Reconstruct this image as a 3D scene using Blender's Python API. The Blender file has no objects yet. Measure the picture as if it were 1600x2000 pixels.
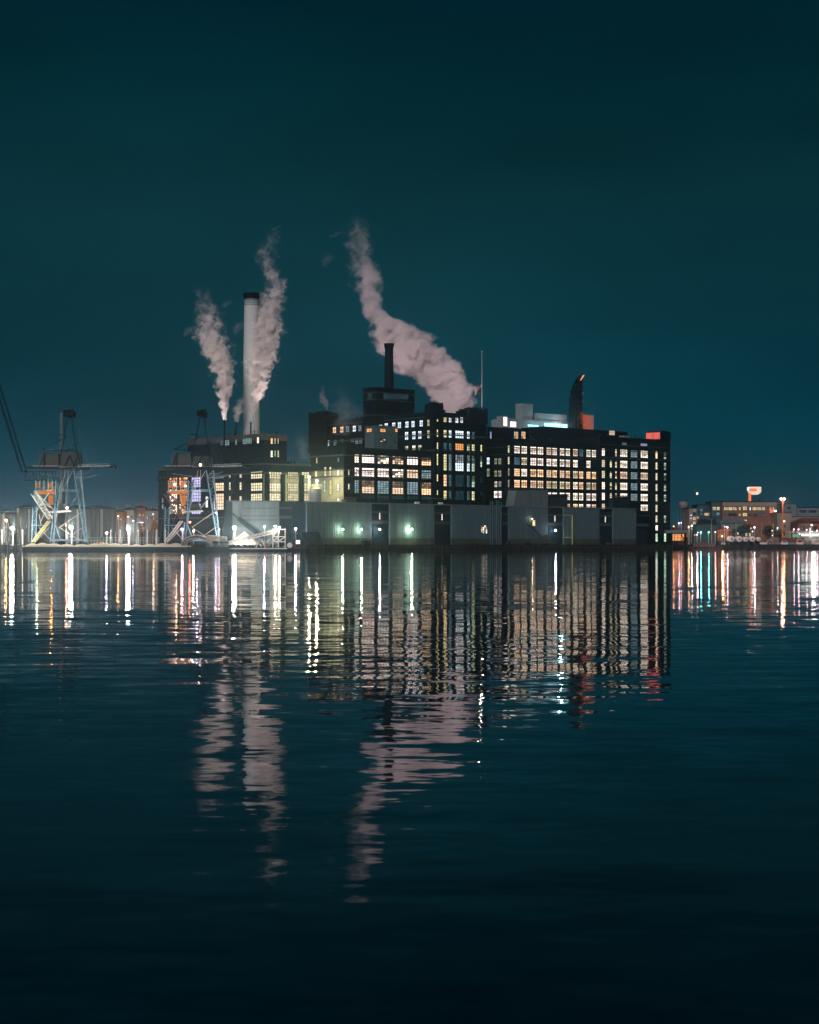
import bpy, math, random
from mathutils import Vector
random.seed(7)
sc = bpy.context.scene
COL = sc.collection

# ------------------------------------------------------------------ camera, world, light
CAM_Z, F, HZ, CX = 3.0, 3333.0, 1062.0, 800.0      # eye height, focal length in photo pixels, horizon row, centre column
cam_d = bpy.data.cameras.new("camera"); cam = bpy.data.objects.new("camera", cam_d); COL.objects.link(cam)
cam.location = (0, 0, CAM_Z); cam.rotation_euler = (math.radians(90), 0, 0)
cam_d.sensor_fit = 'HORIZONTAL'; cam_d.sensor_width = 24.0; cam_d.lens = 24.0 * F / 1600.0
cam_d.shift_y = (HZ - 1000.0) / 1600.0
cam_d.clip_start = 0.5; cam_d.clip_end = 12000
sc.camera = cam

W = bpy.data.worlds.new("World"); sc.world = W; W.use_nodes = True
nt = W.node_tree; nt.nodes.clear()
def N(nt, typ, **kw):
    n = nt.nodes.new(typ)
    for k, v in kw.items(): setattr(n, k, v)
    return n
out = N(nt, 'ShaderNodeOutputWorld'); bg = N(nt, 'ShaderNodeBackground'); bg2 = N(nt, 'ShaderNodeBackground'); add = N(nt, 'ShaderNodeAddShader')
tc = N(nt, 'ShaderNodeTexCoord'); sep = N(nt, 'ShaderNodeSeparateXYZ'); cr = N(nt, 'ShaderNodeValToRGB')
sky = N(nt, 'ShaderNodeTexSky', sky_type='NISHITA'); sky.sun_disc = False
sky.sun_elevation = math.radians(-6); sky.sun_rotation = math.radians(200)
nz = N(nt, 'ShaderNodeTexNoise'); nz.inputs['Scale'].default_value = 3.2; nz.inputs['Detail'].default_value = 3
mp = N(nt, 'ShaderNodeMapping'); mp.inputs['Scale'].default_value = (1, 1, 3.5)
mr = N(nt, 'ShaderNodeMapRange'); mr.inputs['From Min'].default_value = .3; mr.inputs['From Max'].default_value = .7
mr.inputs['To Min'].default_value = .80; mr.inputs['To Max'].default_value = 1.25
mul = N(nt, 'ShaderNodeVectorMath', operation='SCALE')
L = nt.links.new
L(tc.outputs['Generated'], sep.inputs[0]); L(sep.outputs['Z'], cr.inputs[0])
L(tc.outputs['Generated'], mp.inputs[0]); L(mp.outputs[0], nz.inputs['Vector']); L(nz.outputs['Fac'], mr.inputs[0])
L(cr.outputs[0], mul.inputs[0]); L(mr.outputs[0], mul.inputs['Scale']); L(mul.outputs[0], bg.inputs[0])
L(sky.outputs[0], bg2.inputs[0]); bg.inputs[1].default_value = .93; bg2.inputs[1].default_value = 0.05
L(bg.outputs[0], add.inputs[0]); L(bg2.outputs[0], add.inputs[1]); L(add.outputs[0], out.inputs[0])
stops = [(0.0, (.004, .058, .084)), (.03, (.0015, .050, .074)), (.07, (.0008, .043, .065)), (.13, (.0025, .036, .051)),
         (.20, (.0028, .031, .041)), (.26, (.0008, .022, .030)), (.31, (.0002, .0155, .025)), (1.0, (.0001, .007, .013))]
e = cr.color_ramp.elements
while len(e) < len(stops): e.new(0.5)
for s, (p, c) in zip(e, stops): s.position = p; s.color = (*c, 1)

# the glow of the city behind the viewer: dim, wide and warm
sun_d = bpy.data.lights.new("sun", 'SUN'); sun = bpy.data.objects.new("sun", sun_d); COL.objects.link(sun)
sun_d.energy = 1.9; sun_d.angle = math.radians(12); sun_d.color = (1.0, .86, .88)
sun.rotation_euler = Vector((.28, 1.0, -.42)).to_track_quat('-Z', 'Y').to_euler()
sun.location = (-100, -100, 200)

sc.view_settings.view_transform = 'Standard'; sc.view_settings.look = 'None'
sc.view_settings.exposure = 0; sc.view_settings.gamma = 1
cy = sc.cycles
cy.use_denoising = True
cy.max_bounces = 6; cy.diffuse_bounces = 1; cy.glossy_bounces = 3; cy.transmission_bounces = 2; cy.volume_bounces = 4
cy.volume_step_rate = 0.2; cy.volume_max_steps = 200
cy.sample_clamp_indirect = 12; cy.use_adaptive_sampling = True; cy.adaptive_threshold = 0.01
cy.caustics_reflective = False; cy.caustics_refractive = False

HAZE = .00012

# ------------------------------------------------------------------ materials
def mat(name, color, rough=.8, metal=0, var=.25, scale=.4, bump=0, stretch=(1, 1, 1), spec=.3):
    m = bpy.data.materials.new(name); m.use_nodes = True; t = m.node_tree; b = t.nodes['Principled BSDF']
    tc = N(t, 'ShaderNodeTexCoord'); mp = N(t, 'ShaderNodeMapping'); mp.inputs['Scale'].default_value = stretch
    n = N(t, 'ShaderNodeTexNoise'); n.inputs['Scale'].default_value = scale; n.inputs['Detail'].default_value = 5; n.inputs['Roughness'].default_value = .65
    r = N(t, 'ShaderNodeMapRange'); r.inputs['From Min'].default_value = .3; r.inputs['From Max'].default_value = .7
    r.inputs['To Min'].default_value = 1 - var; r.inputs['To Max'].default_value = 1 + var
    v = N(t, 'ShaderNodeVectorMath', operation='SCALE'); v.inputs[0].default_value = color
    t.links.new(tc.outputs['Object'], mp.inputs[0]); t.links.new(mp.outputs[0], n.inputs['Vector'])
    t.links.new(n.outputs['Fac'], r.inputs[0]); t.links.new(r.outputs[0], v.inputs['Scale']); t.links.new(v.outputs[0], b.inputs['Base Color'])
    b.inputs['Roughness'].default_value = rough; b.inputs['Metallic'].default_value = metal
    b.inputs['Specular IOR Level'].default_value = spec
    if bump:
        bn = N(t, 'ShaderNodeBump'); bn.inputs['Strength'].default_value = bump; bn.inputs['Distance'].default_value = .1
        t.links.new(n.outputs['Fac'], bn.inputs['Height']); t.links.new(bn.outputs[0], b.inputs['Normal'])
    return m
def emit(name, color, strength, sample=False):
    m = bpy.data.materials.new(name); m.use_nodes = True; t = m.node_tree; t.nodes.clear()
    o = N(t, 'ShaderNodeOutputMaterial'); e = N(t, 'ShaderNodeEmission')
    e.inputs[0].default_value = (*color, 1); e.inputs[1].default_value = strength
    t.links.new(e.outputs[0], o.inputs[0])
    m.cycles.emission_sampling = 'FRONT_BACK' if sample else 'NONE'
    return m
M = dict(
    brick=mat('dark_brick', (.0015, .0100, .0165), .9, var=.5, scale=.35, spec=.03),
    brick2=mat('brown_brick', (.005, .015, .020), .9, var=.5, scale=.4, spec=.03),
    lampbrick=mat('lamplit_brick', (.24, .26, .19), .85, var=.25, scale=.4),  # lamp light on the brick put into a paler, yellower colour
    band=mat('stone_band', (.045, .06, .062), .7, var=.4, scale=.5),
    metalclad=mat('metal_cladding', (.070, .128, .145), .7, spec=.15, var=.22, scale=.6, stretch=(1, 1, .12)),
    seam=mat('seam_strip', (.035, .09, .105), .8, spec=.1),  # slightly darker tone for the sheet joints
    greyclad=mat('grey_cladding', (.10, .15, .155), .6, var=.25, scale=.4, stretch=(1, 1, .2)),
    paleclad=mat('pale_cladding', (.20, .25, .26), .6, var=.15),
    concrete=mat('concrete', (.40, .44, .44), .8, var=.14, scale=.25, stretch=(1, 1, .15)),
    cap=mat('soot_black', (.003, .008, .012), .85, spec=.05),
    darkroof=mat('dark_roof', (.004, .01, .014), .9, spec=.1),
    bay=mat('dark_bay', (.006, .022, .030), .8, spec=.1),
    blue=mat('blue_steel', (.17, .30, .38), .8, spec=.1, var=.3, scale=1.5),
    darkblue=mat('dark_steel', (.002, .018, .028), .85, spec=.05, var=.4, scale=1.5),
    pale=mat('pale_steel', (.45, .47, .44), .5, var=.3, scale=1.5),
    white=mat('white_paint', (.7, .7, .66), .5, var=.12, scale=1.5),
    beige=mat('beige_panel', (.048, .053, .054), .85, spec=.1, var=.25, scale=.5),
    silo=mat('silo_sheet', (.075, .088, .072), .7, var=.35, scale=.35, stretch=(1, 1, .05)),
    yellow=mat('yellow_paint', (.42, .42, .16), .6, var=.3, scale=1),
    orange=mat('orange_paint', (.55, .17, .03), .6, var=.2, scale=1),
    red=mat('red_paint', (.45, .06, .04), .6, var=.2, scale=1),
    rust=mat('rusty_steel', (.10, .05, .04), .8, var=.4, scale=.8),
    rope=mat('wire_rope', (.02, .06, .08), .8, spec=.1),
    hull=mat('hull_paint', (.012, .035, .045), .8, spec=.1, var=.4, scale=.3),
    sugar=mat('raw_sugar', (.72, .66, .48), .95, var=.12, scale=1, bump=.3),
    cover=mat('cover_fibreglass', (.36, .35, .30), .5, var=.12, scale=1),
    ground=mat('ground_surface', (.03, .035, .035), .95, var=.4, scale=.05),
    quay=mat('quay_concrete', (.035, .042, .038), .9, var=.5, scale=.3),
    base=mat('painted_plinth', (.04, .06, .045), .8, var=.4, scale=.3),
    timber=mat('wet_timber', (.012, .016, .016), .8, var=.5, scale=1),
    redbrick=mat('red_brick', (.19, .085, .055), .85, var=.2, scale=.6),
    cream=mat('cream_render', (.23, .19, .155), .8, var=.1, scale=.2),
    tealclad=mat('teal_cladding', (.012, .06, .07), .7, var=.2),
    leaf=mat('foliage', (.30, .10, .02), .8, var=.5, scale=1),
    leafdark=mat('dark_foliage', (.02, .04, .025), .8, var=.5, scale=1),
    bark=mat('bark', (.04, .03, .02), .9),
    glassdark=mat('dark_glass', (.01, .03, .04), .15, spec=.5),
)
# corrugation on the cladding and silo sheet
def corrugate(m, scale, dist):
    t = m.node_tree; b = t.nodes['Principled BSDF']
    tc = N(t, 'ShaderNodeTexCoord'); w = N(t, 'ShaderNodeTexWave'); w.bands_direction = 'X'
    w.inputs['Scale'].default_value = scale; bn = N(t, 'ShaderNodeBump'); bn.inputs['Distance'].default_value = dist; bn.inputs['Strength'].default_value = .6
    t.links.new(tc.outputs['Object'], w.inputs['Vector']); t.links.new(w.outputs['Fac'], bn.inputs['Height']); t.links.new(bn.outputs[0], b.inputs['Normal'])
corrugate(M['metalclad'], .35, .15); corrugate(M['silo'], .16, .4)

# window panes: how brightly each pane of a lit window glows sits in the mesh (room light painted pane by pane, no rooms behind)
PANE = bpy.data.materials.new('lit_pane'); PANE.use_nodes = True
t = PANE.node_tree; t.nodes.clear()
o_ = N(t, 'ShaderNodeOutputMaterial'); e_ = N(t, 'ShaderNodeEmission'); a_ = N(t, 'ShaderNodeAttribute'); a_.attribute_name = 'glow'
t.links.new(a_.outputs['Color'], e_.inputs[0]); e_.inputs[1].default_value = 1.9; t.links.new(e_.outputs[0], o_.inputs[0])
PANE.cycles.emission_sampling = 'NONE'

# ------------------------------------------------------------------ mesh helpers
class MB:
    def __init__(s): s.v = []; s.f = []; s.c = []
    def add(s, vs, fs, cols=None):
        k = len(s.v); s.v += [Vector(v) for v in vs]; s.f += [tuple(i + k for i in f) for f in fs]
        s.c += cols if cols else [(0, 0, 0)] * len(fs)
        return s
    def hexa(s, b, t):      # four bottom points, four top points
        return s.add(list(b) + list(t), [(3, 2, 1, 0), (4, 5, 6, 7), (0, 1, 5, 4), (1, 2, 6, 5), (2, 3, 7, 6), (3, 0, 4, 7)])
    def box(s, x0, x1, y0, y1, z0, z1):
        return s.hexa([(x0, y0, z0), (x1, y0, z0), (x1, y1, z0), (x0, y1, z0)], [(x0, y0, z1), (x1, y0, z1), (x1, y1, z1), (x0, y1, z1)])
    def beam(s, a, b, w, h=None):
        a, b = Vector(a), Vector(b); h = h or w; d = (b - a)
        if d.length < 1e-6: return s
        d.normalize(); up = Vector((0, 0, 1)) if abs(d.z) < .95 else Vector((0, 1, 0))
        r = d.cross(up).normalized(); u = r.cross(d)
        q = [r * (sx * w / 2) + u * (sy * h / 2) for sx, sy in ((-1, -1), (1, -1), (1, 1), (-1, 1))]
        return s.hexa([a + x for x in q], [b + x for x in q])
    def tube(s, rings, n=16, cap=True):   # rings: (centre, radius or (rx, ry))
        k = len(s.v)
        for c, r in rings:
            rx, ry = r if isinstance(r, tuple) else (r, r)
            for i in range(n):
                a = 2 * math.pi * i / n; s.v.append(Vector((c[0] + rx * math.cos(a), c[1] + ry * math.sin(a), c[2])))
        for j in range(len(rings) - 1):
            for i in range(n):
                s.f.append((k + j * n + i, k + j * n + (i + 1) % n, k + (j + 1) * n + (i + 1) % n, k + (j + 1) * n + i)); s.c.append((0, 0, 0))
        if cap:
            s.f.append(tuple(k + i for i in reversed(range(n)))); s.c.append((0, 0, 0))
            m = k + (len(rings) - 1) * n; s.f.append(tuple(m + i for i in range(n))); s.c.append((0, 0, 0))
        return s
    def rod(s, a, b, r, n=8):
        a, b = Vector(a), Vector(b); d = (b - a).normalized(); up = Vector((0, 0, 1)) if abs(d.z) < .95 else Vector((0, 1, 0))
        p = d.cross(up).normalized(); u = p.cross(d); k = len(s.v)
        for c in (a, b):
            for i in range(n):
                t = 2 * math.pi * i / n; s.v.append(c + p * r * math.cos(t) + u * r * math.sin(t))
        for i in range(n): s.f.append((k + i, k + (i + 1) % n, k + n + (i + 1) % n, k + n + i)); s.c.append((0, 0, 0))
        s.f.append(tuple(k + i for i in reversed(range(n)))); s.f.append(tuple(k + n + i for i in range(n))); s.c += [(0, 0, 0)] * 2
        return s
    def ball(s, c, r, n=12, m=8, sz=1):
        rings = []
        for j in range(m + 1):
            a = -math.pi / 2 + math.pi * j / m; rings.append(((c[0], c[1], c[2] + r * sz * math.sin(a)), max(r * math.cos(a), r * .02)))
        return s.tube(rings, n)
    def lattice(s, a0, b0, a1, b1, n, w, chord=None):   # two chords a0-a1 and b0-b1 with zig-zag lacing
        a0, b0, a1, b1 = map(Vector, (a0, b0, a1, b1)); chord = chord or w * 1.7
        s.beam(a0, a1, chord); s.beam(b0, b1, chord)
        for i in range(n):
            f, g = i / n, (i + 1) / n
            p, q = (a0.lerp(a1, f), b0.lerp(b1, g)) if i % 2 else (b0.lerp(b1, f), a0.lerp(a1, g))
            s.beam(p, q, w); s.beam(a0.lerp(a1, g), b0.lerp(b1, g), w)
        return s
def link(name, mb, m, parent=None, glow=False, smooth=False):
    off = Vector(parent_world(parent)) if parent else Vector((0, 0, 0))
    org = Vector((0, 0, 0))
    if parent is None:
        xs = [v.x for v in mb.v]; ys = [v.y for v in mb.v]; zs = [v.z for v in mb.v]
        org = Vector(((min(xs) + max(xs)) / 2, (min(ys) + max(ys)) / 2, min(zs)))
        off = org
    me = bpy.data.meshes.new(name); me.from_pydata([tuple(v - off) for v in mb.v], [], mb.f); me.update()
    me.materials.append(m if not isinstance(m, str) else M[m])
    if glow:
        at = me.color_attributes.new('glow', 'FLOAT_COLOR', 'CORNER'); li = 0
        for p, c in zip(me.polygons, mb.c):
            for _ in p.loop_indices: at.data[li].color = (*c, 1); li += 1
    if smooth:
        for p in me.polygons: p.use_smooth = True
    o = bpy.data.objects.new(name, me); COL.objects.link(o); o.location = org
    if parent: o.parent = parent
    return o
def parent_world(p):
    v = Vector((0, 0, 0))
    while p: v = v + Vector(p.location); p = p.parent
    return v
def thing(name, label, cat, loc=(0, 0, 0), group=None):
    o = bpy.data.objects.new(name, None); COL.objects.link(o); o.location = loc; o.empty_display_size = 1
    o['label'] = label; o['category'] = cat
    if group: o['group'] = group
    return o
def tag(o, label, cat, group=None):
    o['label'] = label; o['category'] = cat
    if group: o['group'] = group
    return o
def struct(o, kind='structure'): o['kind'] = kind; return o

def X(px, Y): return (px - CX) / F * Y
def Z(py, Y): return CAM_Z + (HZ - py) / F * Y
def P(px, py, Y): return Vector((X(px, Y), Y, Z(py, Y)))
GZ = 2.2
D1 = (.743, .669); D2 = (-.669, .743); N1 = (.669, -.743); N2 = (-.743, -.669)
class Face:
    def __init__(s, x, y, right=True): s.x, s.y = x, y; s.d = D1 if right else D2; s.n = N1 if right else N2
    def t(s, px):
        k = (px - CX) / F; return (k * s.y - s.x) / (s.d[0] - k * s.d[1])
    def Y(s, px): return s.y + s.d[1] * s.t(px)
    def z(s, px, py): return Z(py, s.Y(px))
    def pt(s, t, z, off=0): return Vector((s.x + s.d[0] * t + s.n[0] * off, s.y + s.d[1] * t + s.n[1] * off, z))
    def slab(s, mb, t0, t1, z0, z1, off0, off1):
        return mb.hexa([s.pt(t0, z0, off1), s.pt(t1, z0, off1), s.pt(t1, z0, off0), s.pt(t0, z0, off0)],
                       [s.pt(t0, z1, off1), s.pt(t1, z1, off1), s.pt(t1, z1, off0), s.pt(t0, z1, off0)])
def block(mb, x, y, a, b, z0, z1):
    c = [(x, y), (x + D1[0] * a, y + D1[1] * a), (x + D1[0] * a + D2[0] * b, y + D1[1] * a + D2[1] * b), (x + D2[0] * b, y + D2[1] * b)]
    return mb.hexa([(p[0], p[1], z0) for p in c], [(p[0], p[1], z1) for p in c])

TINT = dict(white=(1.0, .86, .70), warm=(.95, .58, .32), orange=(.75, .30, .10), cool=(.70, .84, .92), pink=(1.0, .83, .75),
            yellow=(.66, .58, .28), green=(.34, .48, .34), dim=(.035, .085, .10), grey=(.13, .19, .21), cyan=(.45, .9, 1.0),
            violet=(.34, .32, .55), cream=(.52, .46, .30), dark=(.006, .024, .033), lwarm=(.62, .44, .30))
LV = dict(dim=1, dark=1, grey=.9)
def window(face, t0, t1, z0, z1, nc, nr, tint, parent, style='room', off=.12, bar=.2, frame='cap', k=1.0):
    """one window: the panes, with the frame and glazing bars as its sub-part"""
    pm = MB(); c = TINT[tint]; rows = []
    for r in range(nr):
        for q in range(nc):
            a, b = t0 + (t1 - t0) * q / nc, t0 + (t1 - t0) * (q + 1) / nc; lo, hi = z0 + (z1 - z0) * r / nr, z0 + (z1 - z0) * (r + 1) / nr
            if tint in ('dim', 'dark', 'grey'): g = random.uniform(.6, 1.2)
            elif style == 'room':
                g = random.uniform(.25, .75)
                if r == nr - 1: g = random.uniform(.9, 1.25)
                elif r == 0: g = random.uniform(.75, 1.05)
            elif style == 'full': g = random.uniform(.75, 1.1)
            elif style == 'bottom': g = random.uniform(.8, 1.2) if r <= nr * .35 else random.uniform(.05, .25)
            elif style == 'top': g = random.uniform(.8, 1.2) if r >= nr * .6 else random.uniform(.05, .3)
            else: g = random.choice((.08, .2, .5, 1.0, 1.1))
            g *= k; j = random.uniform(.92, 1.08)
            pm.add([face.pt(a, lo, off), face.pt(b, lo, off), face.pt(b, hi, off), face.pt(a, hi, off)], [(0, 1, 2, 3)], [(c[0] * g, c[1] * g * j, c[2] * g)])
    w = link('window', pm, PANE, parent, glow=True)
    fm = MB(); h = bar / 2
    for q in range(nc + 1):
        tt = t0 + (t1 - t0) * q / nc; face.slab(fm, tt - h, tt + h, z0 - h, z1 + h, off - .05, off + .12)
    for r in range(nr + 1):
        zz = z0 + (z1 - z0) * r / nr; face.slab(fm, t0 + h, t1 - h, zz - h, zz + h, off - .05, off + .10)
    fr = link('frame', fm, frame, None)
    # frame is a sub-part of its window
    for v in fr.data.vertices: v.co = v.co + fr.location - parent_world(parent)
    fr.location = (0, 0, 0); fr.parent = w
    return w
def wpx(face, x0, x1, y0, y1, nc, nr, tint, parent, style='room', xm=None, **kw):
    xm = xm or (x0 + x1) / 2
    return window(face, face.t(x0), face.t(x1), face.z(xm, y1), face.z(xm, y0), nc, nr, tint, parent, style, **kw)

def lamp_point(loc, color, power, radius, parent=None, name='light_source'):
    d = bpy.data.lights.new(name, 'POINT'); d.energy = power; d.color = color; d.shadow_soft_size = radius
    o = bpy.data.objects.new(name, d); COL.objects.link(o)
    if parent: o.parent = parent; o.location = Vector(loc) - parent_world(parent)
    else: o.location = loc
    return o
# ------------------------------------------------------------------ water, ground
wm = bpy.data.materials.new('harbour_water'); wm.use_nodes = True; t = wm.node_tree; b = t.nodes['Principled BSDF']
b.inputs['Base Color'].default_value = (.0004, .006, .015, 1); b.inputs['Roughness'].default_value = .022; b.inputs['IOR'].default_value = 1.33
tcw = N(t, 'ShaderNodeTexCoord'); acc = None
def slope(scale, stretch, amp, detail=1.0, rough=.5, seed=0):
    mp = N(t, 'ShaderNodeMapping'); mp.inputs['Scale'].default_value = stretch; mp.inputs['Location'].default_value = (seed, seed * 1.7, 0)
    n = N(t, 'ShaderNodeTexNoise'); n.inputs['Scale'].default_value = scale; n.inputs['Detail'].default_value = detail; n.inputs['Roughness'].default_value = rough
    t.links.new(tcw.outputs['Object'], mp.inputs[0]); t.links.new(mp.outputs[0], n.inputs['Vector'])
    s = N(t, 'ShaderNodeVectorMath', operation='SUBTRACT'); s.inputs[1].default_value = (.5, .5, .5); t.links.new(n.outputs['Color'], s.inputs[0])
    m = N(t, 'ShaderNodeVectorMath', operation='MULTIPLY'); m.inputs[1].default_value = (amp[0], amp[1], 0); t.links.new(s.outputs[0], m.inputs[0])
    return m
parts = [slope(.09, (.6, 1, 1), (.014, .022), 1, .5, 3), slope(.95, (.42, 1.15, 1), (.044, .074), 1.8, .5, 11), slope(3.4, (.6, 1.1, 1), (.028, .044), 1.5, .5, 31)]
acc = parts[0]
for p_ in parts[1:]:
    a2 = N(t, 'ShaderNodeVectorMath', operation='ADD'); t.links.new(acc.outputs[0], a2.inputs[0]); t.links.new(p_.outputs[0], a2.inputs[1]); acc = a2
# calmer and rougher patches
pn = N(t, 'ShaderNodeTexNoise'); pn.inputs['Scale'].default_value = .035; pn.inputs['Detail'].default_value = 2; t.links.new(tcw.outputs['Object'], pn.inputs['Vector'])
pr = N(t, 'ShaderNodeMapRange'); pr.inputs['From Min'].default_value = .35; pr.inputs['From Max'].default_value = .65; pr.inputs['To Min'].default_value = .6; pr.inputs['To Max'].default_value = 1.25
t.links.new(pn.outputs['Fac'], pr.inputs[0])
ps = N(t, 'ShaderNodeVectorMath', operation='SCALE'); t.links.new(acc.outputs[0], ps.inputs[0]); t.links.new(pr.outputs[0], ps.inputs['Scale'])
up = N(t, 'ShaderNodeVectorMath', operation='ADD'); up.inputs[1].default_value = (0, 0, 1); t.links.new(ps.outputs[0], up.inputs[0])
nn = N(t, 'ShaderNodeVectorMath', operation='NORMALIZE'); t.links.new(up.outputs[0], nn.inputs[0]); t.links.new(nn.outputs[0], b.inputs['Normal'])
water = struct(link('water', MB().add([(-2500, -60, 0), (2500, -60, 0), (2500, 2500, 0), (-2500, 2500, 0)], [(0, 1, 2, 3)]), wm))

QF = Face(-43, 640, True)          # quay edge under the warehouse
q0 = QF.t(596); q1 = QF.t(1312)
pl = [(-2500, 652), (X(560, 652), 652), tuple(QF.pt(q0, 0)[:2]), tuple(QF.pt(q1, 0)[:2]), (X(1330, 905), 905), (2500, 905), (2500, 7000), (-2500, 7000)]
gm = MB(); n = len(pl)
gm.add([(x, y, -1) for x, y in pl] + [(x, y, GZ) for x, y in pl], [tuple(range(n, 2 * n)), tuple(reversed(range(n)))] + [(i, (i + 1) % n, n + (i + 1) % n, n + i) for i in range(n)])
struct(link('ground', gm, 'ground'))
# quay wall with timber fender rail, as part of the shore
km = MB()
for i in range(5):
    (xa, ya), (xb, yb) = pl[i], pl[i + 1]
    xa, xb = max(xa, -400), min(xb, 500)
    d = Vector((xb - xa, yb - ya)); nrm = Vector((d.y, -d.x)).normalized()
    for z0, z1, o in ((GZ + .004, GZ + .45, .25), (.5, .95, .35)):
        q = [(xa, ya), (xb, yb)]
        km.hexa([(xa + nrm.x * o, ya + nrm.y * o, z0), (xb + nrm.x * o, yb + nrm.y * o, z0), (xb - nrm.x * .3, yb - nrm.y * .3, z0), (xa - nrm.x * .3, ya - nrm.y * .3, z0)],
                [(xa + nrm.x * o, ya + nrm.y * o, z1), (xb + nrm.x * o, yb + nrm.y * o, z1), (xb - nrm.x * .3, yb - nrm.y * .3, z1), (xa - nrm.x * .3, ya - nrm.y * .3, z1)])
    s = 0
    while s < d.length:
        c = Vector((xa, ya)) + d.normalized() * s + nrm * .5
        km.tube([((c.x, c.y, -1), .22), ((c.x, c.y, GZ + .5 + random.uniform(-.3, .5)), .2)], 6); s += 3.2
struct(link('quay_edge', km, 'timber'))

# ------------------------------------------------------------------ warehouse along the quay
WF = Face(-39, 650, True)
root = thing('warehouse', 'long low teal metal clad warehouse along the quay with dark recessed bays', 'warehouse', WF.pt(WF.t(600), GZ))
t0, t1 = WF.t(597), WF.t(1240); zt = 19.0
mb = MB(); block(mb, *WF.pt(t0, 0)[:2], t1 - t0, 9.5, GZ, zt - .5); link('wall', mb, 'bay', root)
bays = [(723.5, 759), (846, 880), (976, 992), (1068, 1099), (1168.5, 1195.5), (1240, 1267)]
edges = [597] + [v for bb in bays for v in bb]
for i in range(0, len(edges) - 1, 2):
    a, c = WF.t(edges[i]), WF.t(edges[i + 1])
    mb = MB(); WF.slab(mb, a, c, GZ + 3, zt - .3, .01, .8)
    link('cladding_panel', mb, 'metalclad', root)
    mb = MB(); WF.slab(mb, a, c, GZ + .004, GZ + 3, .01, 1.0); link('plinth', mb, 'base', root)
    # seams and girts
    mb = MB()
    for s in range(1, 4): WF.slab(mb, a + .3, c - .3, GZ + 3 + s * 3.4, GZ + 3.1 + s * 3.4, .8, .86)
    k = a + 3
    while k < c - 2: WF.slab(mb, k, k + .08, GZ + 3.1, zt - .5, .87, .90); k += random.uniform(3.5, 6)
    link('sheet_seams', mb, 'seam', root)
mb = MB(); WF.slab(mb, t0 - .3, WF.t(1240) + .2, zt - .3, zt + .1, -.3, 1.1); link('parapet', mb, 'greyclad', root)
for bi, (xa, xb) in enumerate(bays):
    a, c = WF.t(xa), WF.t(xb)
    mb = MB()
    if bi < 5: WF.slab(mb, a + .01, c - .01, zt - 3.9, zt - 3.1, .01, .30)
    else: WF.slab(mb, a, c, zt - 3.4, zt - 2.9, .01, .30)
    link('stone_band', mb, 'band', root); mb = MB(); WF.slab(mb, a + .01, c - .01, 10.9, 12.2, .01, .32); link('stone_band', mb, 'band', root)
    if bi in (0, 1, 3, 4):
        m_ = (a + c) / 2; window(WF, m_ - .35, m_ + .35, 12.6, 15.8, 1, 5, 'white' if bi != 1 else 'pink', root, 'full', off=.1, bar=.12)
    mb = MB(); WF.slab(mb, a + 1.2, c - 1.2, GZ + .1, 9.6, .01, .16)
    for r in range(7): WF.slab(mb, a + 1.2, c - 1.2, GZ + .9 + r * 1.05, GZ + 1.0 + r * 1.05, .16, .22)
    link('loading_door', mb, 'bay', root)
# left wing of the warehouse, square to the water
class FW:
    def __init__(s, y): s.y = y
    def t(s, px): return X(px, s.y)
    def pt(s, t, z, off=0): return Vector((t, s.y - off, z))
    def slab(s, mb, t0, t1, z0, z1, o0, o1): return mb.box(t0, t1, s.y - o1, s.y - o0, z0, z1)
fa, fb = FW(656), FW(662)
mb = MB(); mb.box(fa.t(545.5), fa.t(598), 656, 664, GZ, Z(979, 656)); link('dark_bay_wall', mb, 'bay', root)
for ya, yb in ((990, 994), (1007, 1013)):
    mb = MB(); fa.slab(mb, fa.t(545.5), fa.t(597), Z(yb, 656), Z(ya, 656), .01, .3); link('stone_band', mb, 'band', root)
mb = MB(); fa.slab(mb, fa.t(560), fa.t(590), GZ, Z(1020, 656), .01, .2); link('loading_door', mb, 'bay', root)
mb = MB(); mb.box(fb.t(454), fb.t(545.3), 662, 670, GZ, Z(979, 662)); link('left_wing', mb, 'greyclad', root)
mb = MB(); mb.hexa([(fb.t(430), 664, GZ), (fb.t(454) - .01, 664, GZ), (fb.t(454) - .01, 670, GZ), (fb.t(430), 670, GZ)], [(fb.t(441), 664, Z(979.5, 664)), (fb.t(454) - .01, 664, Z(979.5, 664)), (fb.t(454) - .01, 670, Z(979.5, 664)), (fb.t(441), 670, Z(979.5, 664))]); link('dark_end', mb, 'bay', root)
mb = MB(); fb.slab(mb, fb.t(441), fb.t(545.3), Z(979, 662), Z(977.5, 662), -8.2, .3); link('eaves', mb, 'band', root)
for yy in (993, 1008, 1016):
    mb = MB(); fb.slab(mb, fb.t(468 + (yy % 7)), fb.t(541), Z(yy, 662), Z(yy - .9, 662), .01, .14); link('girt', mb, 'bay', root)
mb = MB(); mb.beam(P(466, 1012, 661), P(512, 1050, 661), 1.6, 1.6); mb.beam(P(440, 992, 661.5), P(504, 1043, 661.5), .5); link('sloping_chute', mb, 'bay', root)
# last dark bay block behind the right end and its roof
mb = MB(); block(mb, *WF.pt(WF.t(1240), 0)[:2], WF.t(1267) - WF.t(1240), 8, GZ, zt - .8); link('end_wall', mb, 'brick', root)
# lit square window near the pipes
wpx(WF, 936.5, 949, 1026, 1042, 4, 5, 'white', root, 'mix', off=.9, bar=.14)
wpx(WF, 1037, 1042.5, 1016, 1027, 1, 3, 'warm', root, 'full', off=.9, bar=.12)
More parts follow.
